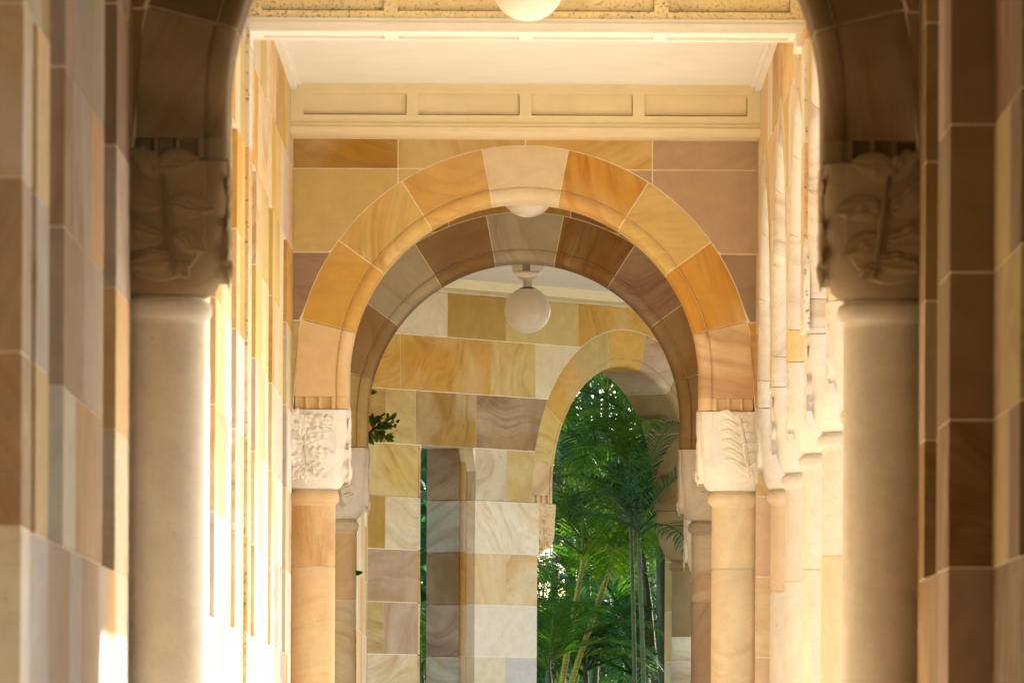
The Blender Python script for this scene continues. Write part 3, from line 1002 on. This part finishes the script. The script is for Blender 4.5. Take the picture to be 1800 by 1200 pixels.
def crown(x0, x1, y0, y1, z, p, name="cornice"):
    pass
def beam(label, yf, yb, zb, zt, hw, mat, m2, posts, prow, soffit=True, cornerblocks=False):
    t = thing("ceiling_beam", label, "beam", (0, (yf + yb) / 2, zb))
    n = len(posts)
    # core
    b = MB()
    b.box((-hw, yf + .027, zb + .03), (hw, yb - .027, zt))
    o = b.build("beam_core", mat, loc=(0, yf, zb)); fix_child(o, t)
    # fascia: rails and posts proud of the panels
    f = MB()
    z0, z1 = prow
    f.box((-hw, yf, zb + .03), (hw, yf + .026, z0))
    f.box((-hw, yf, z1), (hw, yf + .026, zt - .001))
    e = [-hw] + posts + [hw]
    pw = .034
    f.box((-hw, yf + .0005, z0), (-hw + .075, yf + .026, z1)); f.box((hw - .075, yf + .0005, z0), (hw, yf + .026, z1))
    for p in posts: f.box((p - pw, yf + .0005, z0), (p + pw, yf + .026, z1))
    o = f.build("fascia", mat, loc=(0, yf, zb)); fix_child(o, t)
    dg = MB()  # dark strips painted in for shadow gaps and dirt along the panel edges
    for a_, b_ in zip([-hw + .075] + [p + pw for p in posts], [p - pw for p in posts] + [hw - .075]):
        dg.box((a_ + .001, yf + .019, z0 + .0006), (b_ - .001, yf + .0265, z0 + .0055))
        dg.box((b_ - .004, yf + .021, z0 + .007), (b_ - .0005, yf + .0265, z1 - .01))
    o = dg.build("shadow_dirt_line", SHADOW_GRIME, loc=(0, yf, zb)); fix_child(o, t)
    # lower moulding, stepped
    g = MB()
    g.box((-hw - .002, yf - .018, zb), (hw + .002, yb + .018, zb + .030))
    g.box((-hw - .001, yf - .009, zb + .030), (hw + .001, yf - .0005, zb + .052))
    g.box((-hw, yf - .014, zt - .028), (hw, yf - .0005, zt))
    # soffit frame and panels
    if soffit:
        g.box((-hw, yf - .012, zb - .014), (hw, yf + .07, zb - .0005))
        g.box((-hw, yb - .07, zb - .014), (hw, yb + .012, zb - .0005))
        for p in [-hw + .04] + posts + [hw - .04]:
            g.box((p - pw, yf + .071, zb - .014), (p + pw, yb - .071, zb - .0005))
    o = g.build("moulding", m2, loc=(0, yf, zb)); fix_child(o, t)
    if cornerblocks:
        for s in (-1, 1):
            k = MB()
            k.box((s * hw - .045, yf + .02, zb - .075), (s * hw + .02, yb - .05, zb - .015))
            o = k.build("corner_block", m2, loc=(0, yf, zb)); fix_child(o, t)
    return t
beam("cream ceiling beam speckled with dark mildew across the top of the picture, behind the nearest lamp", 41.5, 42.0, 5.177, 5.54, W, PAINT_SPECK, CEIL,
     [-.658, 0, .658], (5.265, 5.50), True, True)
beam("clean cream panelled beam resting against the top of the sunlit arch wall", 49.42, 49.998, 5.262, 5.54, W, PAINT, PAINT,
     [-.655, 0, .655], (5.362, 5.486), False)
# crown mouldings along the side walls of the bay
for s in (-1, 1):
    t = MB()
    t.box((s * W - (.035 if s > 0 else 0), 42.02, ZCEIL - .035), (s * W + (.035 if s < 0 else 0), 49.4, ZCEIL - .0005))
    t.box((s * W - (.06 if s > 0 else 0), 42.02, ZCEIL - .012), (s * W + (.06 if s < 0 else 0), 49.4, ZCEIL - .0008))
    o = t.build("cornice", CEIL, loc=(s * W, 45, ZCEIL))
    o['label'] = "cream cornice strip along the top of the %s wall before the sunlit arch" % ("left" if s < 0 else "right")
    o['category'] = "cornice"
# far beam, parallel to the far wall
t = thing("ceiling_beam", "slanting cream cornice beam over the far banded wall, behind the hanging globe", "beam", (0, 76, 5.7))
g = MB()
g.box((-6, -.42, 5.80), (6, -.12, 5.8845), M=lambda s, d, z: MD(s, d, z))
part("beam_core", g, PAINT, t)
g = MB()
g.box((-6, -.10, 5.79), (6, -.004, 5.850), M=lambda s, d, z: MD(s, d, z))
part("moulding", g, PAINT, t)

# ------------------------------------------------------------------ lamps
def lamp(x, y, zbot, rad, label, zc):
    t = thing("globe_lamp", label, "lamp", (x, y, zbot), "white globe lamps hanging along the corridor")
    g = MB()
    pr = [(max(.0005, rad * math.sin(math.pi * k / 40)), zbot + rad - rad * math.cos(math.pi * k / 40)) for k in range(38)]
    lathe(g, x, y, pr, (1, 1, 1), (0, 0, 0), 48)
    part("globe", g, GLOBE, t)
    zt = zbot + 2 * rad
    k = MB()
    lathe(k, x, y, [(.001, zt + .004), (.060 * rad / .175, zt - .006), (.066 * rad / .175, zt - .016), (.03, zt + .006), (.001, zt + .012)][::-1] , (1, 1, 1), (0, 0, 0), 32)
    part("collar", k, DARKM, t)
    m = MB()
    s = rad / .175
    h = zc - zt
    q = h / .122 if h < .3 * s else s
    lathe(m, x, y, [(.034 * s, zt), (.034 * s, zt + .025 * q), (.07 * s, zt + .035 * q), (.118 * s, zt + .065 * q), (.122 * s, zt + .11 * q), (.11 * s, zt + .118 * q), (.02, zt + .12 * q), (.02, zc), (.001, zc)], (1, 1, 1), (0, 0, 0), 40)
    part("mount", m, FITTER, t, sharp=40)
    if h > .3 * s:
        c = MB()
        lathe(c, x, y, [(.001, zc - .04), (.09, zc - .035), (.10, zc - .001)], (1, 1, 1), (0, 0, 0), 32)
        part("ceiling_rose", c, FITTER, t, sharp=40)
    return t
lamp(.009, 40.0, 5.085, .172, "nearest white globe lamp, cut off by the top of the picture before the speckled beam", ZCEIL)
lamp(.016, 53.3, 5.022, .172, "middle globe lamp, its lower part peeping below the crown of the sunlit arch", ZCEIL)
lamp(.025, 72.0, 5.245, .194, "farthest globe lamp, shown whole with its mount before the banded far wall", 5.885)
# small dome light
dl = thing("dome_light", "small flat white dome light on the far ceiling just above the farthest globe lamp", "lamp", (0, 68, 5.4))
g = MB()
zz = 1.6 + 868 * 66.0 / F
pr = [(max(.0005, .105 * math.sin(math.pi / 2 * k / 10)), zz - .045 * math.cos(math.pi / 2 * k / 10)) for k in range(11)] + [(.001, zz + .001)]
lathe(g, .012, 66.0, pr, (1, 1, 1), (0, 0, 0), 40)
part("diffuser", g, plain("white_acrylic", (.85, .84, .80), .3, .01), dl)
g = MB()
lathe(g, .012, 66.0, [(.001, zz + .002), (.03, zz + .003), (.03, 5.884)], (1, 1, 1), (0, 0, 0), 20)
part("stem", g, FITTER, dl)

# ------------------------------------------------------------------ ground
gm = MB(); gm.box((-1500, -1500, -.6), (1500, 1500, -.05))
structure("ground", gm, GROUND)
pm = MB(); pm.box((-2.0, 29.5, -.05), (1.95, 56.45, 0.0)); structure("path", pm, PAVE)
pm = MB(); pm.box((-2.0, -4.5, -.05), (1.95, 29.499, 0.0)); structure("path", pm, PAVE_D)
pm = MB(); pm.box((-2.0, 56.451, -.05), (3.4, 79, 0.25)); structure("path", pm, PAVE_F)
lm = MB()
lm.mesh([MD(-20, 1.2, -.02), MD(22, 1.2, -.02), MD(22, 80, -.02), MD(-20, 80, -.02)], [(0, 1, 2, 3)])
structure("lawn", lm, GRASS)

# ------------------------------------------------------------------ palms
def frond(mb, P0, az, el0, L, droop, r, wl=.42, npair=34, tint=(1, 1, 1), twist=0.0):
    """arching rachis with two rows of narrow leaflets"""
    pts = []; p = Vector(P0); el = el0
    n = 16
    az_ = az
    for i in range(n + 1):
        pts.append((p.copy(), el, az_))
        step = L / n
        p = p + Vector((math.cos(az_) * math.cos(el), math.sin(az_) * math.cos(el), math.sin(el))) * step
        el -= droop / n * (0.5 + 1.2 * i / n)
        az_ += twist / n
    def at(t):
        x = t * n; i = min(n - 1, int(x)); f = x - i
        return pts[i][0].lerp(pts[i + 1][0], f), pts[i][1] + (pts[i + 1][1] - pts[i][1]) * f, pts[i][2]
    # rachis
    ring = []
    for i, (q, e, a) in enumerate(pts):
        rr = .016 * (1 - .85 * i / n)
        side = Vector((-math.sin(a), math.cos(a), 0)); up = Vector((-math.cos(a) * math.sin(e), -math.sin(a) * math.sin(e), math.cos(e)))
        ring.append([q + side * rr, q + up * rr, q - side * rr, q - up * rr])
    for i in range(n):
        for k in range(4):
            mb.face([ring[i][k], ring[i][(k + 1) % 4], ring[i + 1][(k + 1) % 4], ring[i + 1][k]], tuple(x * 1.3 for x in (tint[0] * 1.5, tint[1], tint[2])))
    for i in range(npair):
        t = .14 + .86 * (i + .5) / npair
        q, e, a = at(t)
        tan = Vector((math.cos(a) * math.cos(e), math.sin(a) * math.cos(e), math.sin(e)))
        up = Vector((-math.cos(a) * math.sin(e), -math.sin(a) * math.sin(e), math.cos(e)))
        side = Vector((-math.sin(a), math.cos(a), 0))
        ln = wl * (math.sin(math.pi * min(1, (t * .82 + .15))) ** .6) * r.uniform(.85, 1.1)
        for s in (-1, 1):
            fw = .55 + .5 * t + r.uniform(-.1, .1)
            d = (side * s + tan * fw + up * (.30 + r.uniform(-.12, .12))).normalized()
            wv = (tan - d * tan.dot(d)).normalized() * r.uniform(.0065, .0105)
            a0 = q
            g1 = Vector((0, 0, -1))
            m1 = q + d * ln * .5 + g1 * ln * .04
            m2 = q + d * ln * .8 + g1 * ln * .14
            e2 = q + d * ln * .98 + g1 * ln * .30
            b_ = r.uniform(.7, 1.3)
            cc = tuple(x * b_ for x in tint)
            mb.face([a0 - wv * .5, a0 + wv * .5, m1 + wv, m1 - wv], cc)
            mb.face([m1 - wv, m1 + wv, m2 + wv * .75, m2 - wv * .75], cc)
            mb.face([m2 - wv * .75, m2 + wv * .75, e2], cc)

def tube(mb, pts, rads, n=14, c=(1, 1, 1)):
    rings = []
    for i, p in enumerate(pts):
        a = pts[max(0, i - 1)]; b = pts[min(len(pts) - 1, i + 1)]
        t = (Vector(b) - Vector(a)).normalized()
        u = t.cross(Vector((0, 1, .01))).normalized(); v = t.cross(u)
        rings.append([Vector(p) + (u * math.cos(2 * math.pi * k / n) + v * math.sin(2 * math.pi * k / n)) * rads[i] for k in range(n)])
    vs = [q for R_ in rings for q in R_]
    fs = [(i * n + k, i * n + (k + 1) % n, (i + 1) * n + (k + 1) % n, (i + 1) * n + k) for i in range(len(pts) - 1) for k in range(n)]
    mb.mesh(vs, fs, c, (0, 0, 0), True)

def px_pt(px, py, Y):
    x_, y_ = px - 918, 1345 - py
    c_, s_ = math.cos(.005), math.sin(.005)
    x2, y2 = x_ * c_ - y_ * s_, x_ * s_ + y_ * c_
    return (x2 * Y / F, Y, ZC + y2 * Y / F)

def palm(label, p_low, p_top, Y, rad, nf, L, seed, trunk_m, leaf_m, tint=(1, 1, 1), shaft_len=.7, droop=1.5, base_el=1.25, wl=.42, group="palms in the garden beyond the arch", fr=None):
    r = random.Random(seed)
    a = Vector(px_pt(p_low[0], p_low[1], Y)); b = Vector(px_pt(p_top[0], p_top[1], Y))
    # carry the trunk down to the ground
    d = (b - a) / (b.z - a.z)
    foot = a - d * a.z * .6; foot.z = 0.0
    t = thing("palm_tree", label, "palm tree", tuple(foot), group)
    n = 18
    pts, rads = [], []
    for i in range(n + 1):
        f = i / n
        zz = b.z * f
        q = foot.lerp(a, zz / a.z) if zz < a.z else a + (zz - a.z) * d
        q = q + Vector((math.sin(f * 3) * .02, 0, 0))
        q.z = zz - (.1 if i == 0 else 0)
        pts.append(q); rads.append(rad * (1.15 - .25 * f))
    tb = MB(); tube(tb, pts, rads)
    part("trunk", tb, trunk_m, t)
    top = pts[-1]
    dn = (pts[-1] - pts[-3]).normalized()
    cs = MB()
    cpts = [top + dn * shaft_len * k / 8 for k in range(9)]
    tube(cs, cpts, [rad * (1.05 if k < 2 else .98 - .06 * k) for k in range(9)])
    part("crownshaft", cs, CANE if trunk_m is CANE else CANE_G, t)
    hub = cpts[-2]
    for i in range(nf):
        az = 2 * math.pi * i / nf * 1.0 + r.uniform(-.35, .35) + seed
        el = base_el - (i % 3) * .38 + r.uniform(-.15, .15)
        fm = MB()
        v = r.uniform(.75, 1.2)
        frond(fm, hub + dn * r.uniform(-.12, .1), az, el, L * r.uniform(.8, 1.1), droop * r.uniform(.8, 1.25), r, wl, 38, tuple(x * v for x in tint), r.uniform(-.4, .4))
        part("frond", fm, leaf_m, t, flip=False)
    if fr:
        for (az, el, l, dr) in fr:
            fm = MB(); frond(fm, hub, az, el, l, dr, r, wl, 38, tuple(x * 1.5 for x in tint)); part("frond", fm, leaf_m, t, flip=False)
    return t
YEL = (1.5, 1.35, .8)
palm("golden cane palm with a bright yellow green stem, left of the two leaning ones", (985, 1200), (1008, 1080), 81.6, .031, 11, 1.9, 3, CANE, FROND, (1.3, 1.2, .8))
palm("golden cane palm whose yellow stem leans far right under the middle of the arch", (1000, 1200), (1052, 1055), 81.9, .029, 9, 1.8, 8, CANE, FROND, (1.3, 1.25, .8))
palm("young golden cane palm lowest at the left foot of the arch", (978, 1200), (990, 1150), 83, .03, 9, 1.5, 13, CANE, FROND, (1.5, 1.4, .8))
palm("stout pale ringed palm trunk standing just right of the leaning yellow stems", (1052, 1200), (1050, 800), 90, .062, 10, 2.6, 21, PALE, FROND_DARK, wl=.5)
palm("palm with a leaning pale brown trunk near the right column of the arch", (1105, 1200), (1125, 860), 89, .058, 9, 2.4, 24, PALE, FROND_DARK, wl=.5)
palm("slim dark green palm stem leaning left behind the yellow ones", (1092, 1200), (1062, 960), 86, .036, 9, 1.9, 29, CANE_G, FROND, wl=.42)
palm("slim green palm rising beside the stout pale trunk", (1078, 1200), (1064, 1060), 87, .036, 8, 1.8, 31, CANE_G, FROND)
palm("tall palm with pale trunk standing at the far right inside the arch", (1135, 1200), (1150, 730), 92, .06, 10, 2.6, 37, PALE, FROND_DARK, wl=.52)
palm("palm behind the left part of the arch, its fronds spraying over the top", (960, 1200), (985, 840), 86, .045, 11, 2.2, 41, CANE_G, FROND, (1.1, 1.15, .9), wl=.45)
palm("tall bright palm whose light fronds fill the arch crown", (1040, 1200), (1062, 790), 85, .045, 12, 2.1, 47, CANE_G, FROND, (1.3, 1.4, .8), wl=.45)
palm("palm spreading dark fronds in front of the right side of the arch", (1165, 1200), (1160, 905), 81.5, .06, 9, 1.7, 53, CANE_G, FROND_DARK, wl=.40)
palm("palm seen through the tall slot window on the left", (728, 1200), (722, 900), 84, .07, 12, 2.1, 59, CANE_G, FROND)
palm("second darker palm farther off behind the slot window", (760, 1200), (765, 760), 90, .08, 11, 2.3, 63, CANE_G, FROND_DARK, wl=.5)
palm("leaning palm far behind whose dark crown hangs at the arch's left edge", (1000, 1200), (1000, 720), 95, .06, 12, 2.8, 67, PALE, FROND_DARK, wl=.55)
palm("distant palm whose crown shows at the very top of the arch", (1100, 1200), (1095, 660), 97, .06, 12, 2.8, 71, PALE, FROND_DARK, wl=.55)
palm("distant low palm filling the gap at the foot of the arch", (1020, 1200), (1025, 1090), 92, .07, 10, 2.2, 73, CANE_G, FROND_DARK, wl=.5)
palm("distant low palm filling the gap before the right column", (1150, 1200), (1140, 1040), 93, .07, 11, 2.2, 79, CANE_G, FROND_DARK, wl=.5)

palm("small palm with low arching fronds right of the yellow stems", (1090, 1200), (1088, 1130), 85, .04, 10, 1.6, 83, CANE_G, FROND, (1.2, 1.2, .8))
palm("small dark palm low behind the leaning stems", (1035, 1200), (1030, 1000), 88, .045, 11, 1.9, 87, CANE_G, FROND_DARK, wl=.45)
palm("thin pale palm stem standing at the middle distance", (1120, 1200), (1112, 940), 94, .05, 10, 2.2, 89, PALE, FROND, wl=.45)
palm("palm with yellowing fronds before the right column of the arch", (1150, 1200), (1140, 1075), 82.5, .04, 8, 1.4, 91, CANE_G, FROND, (2.0, 1.5, .7))
palm("tall palm whose fronds hang at the middle height of the arch", (1075, 1200), (1090, 860), 87, .045, 11, 2.1, 93, CANE_G, FROND, (.9, 1.1, 1.2), wl=.45)
for lab, x_, y_, Y_, n_, L_, sd_, m_, tn in (
    ("young stemless palm sending fronds up at the left foot of the arch", 962, 1240, 82.5, 9, 1.5, 101, FROND, (1.4, 1.3, .8)),
    ("young bushy palm between the two leaning yellow stems", 1012, 1250, 85.5, 10, 1.7, 103, FROND, (1, 1.1, .9)),
    ("young dark palm low in the middle of the arch", 1062, 1240, 88, 11, 1.8, 107, FROND_DARK, (1.2, 1.2, 1.2)),
    ("young bright palm low right of the stout pale trunk", 1098, 1235, 86.5, 10, 1.6, 109, FROND, (1.1, 1.2, .8)),
    ("young palm low beside the right column of the arch", 1150, 1240, 84, 10, 1.6, 113, FROND_DARK, (1.3, 1.3, 1.0)),
    ("young palm in front of the yellow stems, its fronds low at the left", 965, 1225, 81.0, 10, 1.3, 131, FROND, (1.0, 1.1, .8)),
    ("small dark palm just behind the yellow stems", 1030, 1225, 83, 12, 1.5, 137, FROND_DARK, (1.2, 1.2, 1.0)),
    ("small dark palm in front of the slanting brown trunk", 1115, 1235, 83, 12, 1.5, 139, FROND_DARK, (1.4, 1.3, 1.0)),
    ("waist high palm halfway back in the middle of the garden", 1085, 1180, 90, 13, 1.9, 149, FROND_DARK, (1.0, 1.1, 1.1)),
    ("young palm low behind the foot of the slot window", 742, 1230, 82.5, 10, 1.6, 127, FROND, (1.3, 1.3, .9))):
    palm(lab, (x_, y_ + 40), (x_, y_), Y_, .04, n_, L_, sd_, CANE_G, m_, tn, shaft_len=.35)
palm("palm pushing its fronds through the arch in front of the right pier", (1128, 1200), (1124, 1000), 79.35, .022, 11, 1.35, 151, CANE_G, FROND_DARK, (1.1, 1.0, .9), wl=.34, shaft_len=.45)
palm("taller slim palm close behind the arch, fronds brushing the right hand voussoirs", (1112, 1200), (1108, 900), 79.6, .02, 11, 1.3, 157, CANE_G, FROND, (.9, 1.0, .8), wl=.34, shaft_len=.45)
palm("distant dark palm crown behind the left shoulder of the arch", (1020, 1200), (1030, 700), 93, .06, 13, 2.6, 163, PALE, FROND_DARK, (1.3, 1.3, 1.2), wl=.5)
palm("distant dark palm crown behind the right shoulder of the arch", (1130, 1200), (1125, 720), 91, .06, 13, 2.5, 167, PALE, FROND_DARK, (1.3, 1.3, 1.2), wl=.5)
# dark far-off foliage behind the palms
r = random.Random(99)
fb = MB()
for i in range(26000):
    y = r.uniform(101, 112)
    x = r.uniform(-6, 8); z = r.uniform(0, 8.5)
    dens = math.sin(x * 1.3 + z * 1.1) * math.sin(z * 1.7 - x * .6 + 1) 
    if dens < -.35 and r.random() < .93: continue
    if z > 6.5 + math.sin(x * 1.7) and r.random() < .7: continue
    d1 = Vector((r.uniform(-1, 1), r.uniform(-.5, .5), r.uniform(-1, 1))).normalized()
    d2 = d1.cross(Vector((r.uniform(-1, 1), 1, r.uniform(-1, 1)))).normalized()
    l, w_ = r.uniform(.16, .38), r.uniform(.04, .09)
    p = Vector((x, y, z))
    b_ = r.uniform(.5, 1.5)
    fb.face([p - d1 * l, p + d2 * w_, p + d1 * l, p - d2 * w_], (b_ * r.uniform(.7, 1.0), b_, b_ * r.uniform(.9, 1.5)))
o = fb.build("far_foliage", FROND_DARK, flip=False)
o['kind'] = "stuff"; o['label'] = "dark mass of far off garden foliage behind the palms"; o['category'] = "foliage"

r = random.Random(101)
fb = MB()  # unseen leaf layer added overhead to put the palms in shade
for i in range(4500):
    p = Vector((r.uniform(-9, 13), r.uniform(79.5, 102), r.uniform(7.2, 10)))
    if math.sin(p.x * 1.1 + p.y * .5) * math.sin(p.y * .8 - p.x * .4) < -.35: continue
    d1 = Vector((r.uniform(-1, 1), r.uniform(-1, 1), r.uniform(-.5, .5))).normalized()
    d2 = d1.cross(Vector((r.uniform(-1, 1), r.uniform(-1, 1), 1))).normalized()
    l, w_ = r.uniform(.3, .7), r.uniform(.10, .25)
    fb.face([p - d1 * l, p + d2 * w_, p + d1 * l, p - d2 * w_], (1, 1, 1))
o = fb.build("added_shade_canopy", FROND_DARK, flip=False)
o['kind'] = "stuff"; o['label'] = "unseen leaf canopy added above the palms to shade them"; o['category'] = "foliage"

def blocker_tree(label, x, y, h, rad, seed):  # unseen trees added to keep direct sun off the far wall
    r = random.Random(seed)
    t = thing("sun_blocker_tree", label, "tree", (x, y, 0))
    tb = MB()
    tube(tb, [Vector((x, y, -.1)), Vector((x + .1, y, h * .3)), Vector((x, y + .1, h * .6)), Vector((x, y, h * .85))], [.22, .18, .12, .05], 12)
    for k in range(8):
        a = k * 2.4; z = h * (.3 + .06 * k)
        tube(tb, [Vector((x, y, z)), Vector((x + math.cos(a) * rad * .4, y + math.sin(a) * rad * .4, z + .5)), Vector((x + math.cos(a) * rad * .8, y + math.sin(a) * rad * .8, z + .9))], [.08, .05, .02], 8)
    part("trunk", tb, BARK, t)
    fb = MB()
    for i in range(15000):
        d = Vector((r.gauss(0, 1), r.gauss(0, 1), r.gauss(0, 1))).normalized() * r.random() ** .4
        p = Vector((x + d.x * rad, y + d.y * rad, h * .56 + d.z * h * .46))
        d1 = Vector((r.uniform(-1, 1), r.uniform(-1, 1), r.uniform(-1, 1))).normalized()
        d2 = d1.orthogonal().normalized()
        l, w_ = r.uniform(.2, .36), r.uniform(.09, .16)
        fb.face([p - d1 * l, p + d2 * w_, p + d1 * l, p - d2 * w_], (1, 1, 1))
    part("crown", fb, BUSHLEAF, t, flip=False)
blocker_tree("unseen leafy tree added on the right to block sun from the banded far wall", 9.4, 85.0, 10.5, 3.0, 3)
blocker_tree("dense leafy tree in the garden, the one nearer the corridor's side", 10.6, 80.6, 10.5, 3.0, 4)

# ------------------------------------------------------------------ sprig of leaves by the brown arch
def shrub():
    r = random.Random(7)
    YS = 60.0
    base = (-1.27, YS, .25)
    t = thing("leafy_shrub", "slender glossy green shrub poking out behind the left capital of the brown arch", "shrub", base)
    st = MB()
    top = Vector(px_pt(655, 755, YS))
    path = [Vector(base).lerp(Vector((-1.24, YS, 3.7)), k / 6) for k in range(7)] + [Vector((-1.19, YS, 3.85)), top]
    tube(st, path, [.014 - .001 * k for k in range(9)], 8)
    tips = []
    for (px, py) in ((690, 735), (672, 728), (665, 765), (684, 770), (698, 742), (655, 735), (650, 775), (676, 750)):
        q = Vector(px_pt(px, py, YS + r.uniform(-.1, .1)))
        tube(st, [top.lerp(q, f) + Vector((0, 0, .01 * math.sin(f * 3))) for f in (0, .35, .7, 1)], [.005, .004, .003, .002], 6)
        tips.append((top, q))
    part("branches", st, BARK, t)
    lf = MB()
    def leaf(p, d, l):
        d = d.normalized()
        sd = d.cross(Vector((r.uniform(-.6, .6), 1, r.uniform(-.6, .6)))).normalized()
        up = d.cross(sd)
        w_ = l * .22
        b_ = r.uniform(.6, 1.5)
        c = (b_, b_ * r.uniform(.9, 1.1), b_ * .8)
        m1 = p + d * l * .3 + up * l * .03; m2 = p + d * l * .68 + up * l * .04
        lf.face([p, m1 + sd * w_, m1 - up * l * .04], c, smooth=False); lf.face([p, m1 - up * l * .04, m1 - sd * w_], c)
        lf.face([m1 + sd * w_, m2 + sd * w_ * .9, m2 - up * l * .04, m1 - up * l * .04], c); lf.face([m1 - up * l * .04, m2 - up * l * .04, m2 - sd * w_ * .9, m1 - sd * w_], c)
        lf.face([m2 + sd * w_ * .9, p + d * l, m2 - up * l * .04], c); lf.face([m2 - up * l * .04, p + d * l, m2 - sd * w_ * .9], c)
    for (a, q) in tips:
        ax = (q - a)
        for k in range(9):
            f = .25 + .8 * k / 9
            p = a + ax * f
            d = ax.normalized() + Vector((r.uniform(-1, 1), r.uniform(-1, 1), r.uniform(-.8, .9)))
            leaf(p, d, r.uniform(.045, .075))
    for (px, py) in ((652, 692), (626, 1004), (627, 1010), (650, 688)):
        leaf(Vector(px_pt(px - 3, py, YS)), Vector((1, 0, r.uniform(-.3, .5))), .06)
    part("leaves", lf, BUSHLEAF, t, flip=False)
shrub()
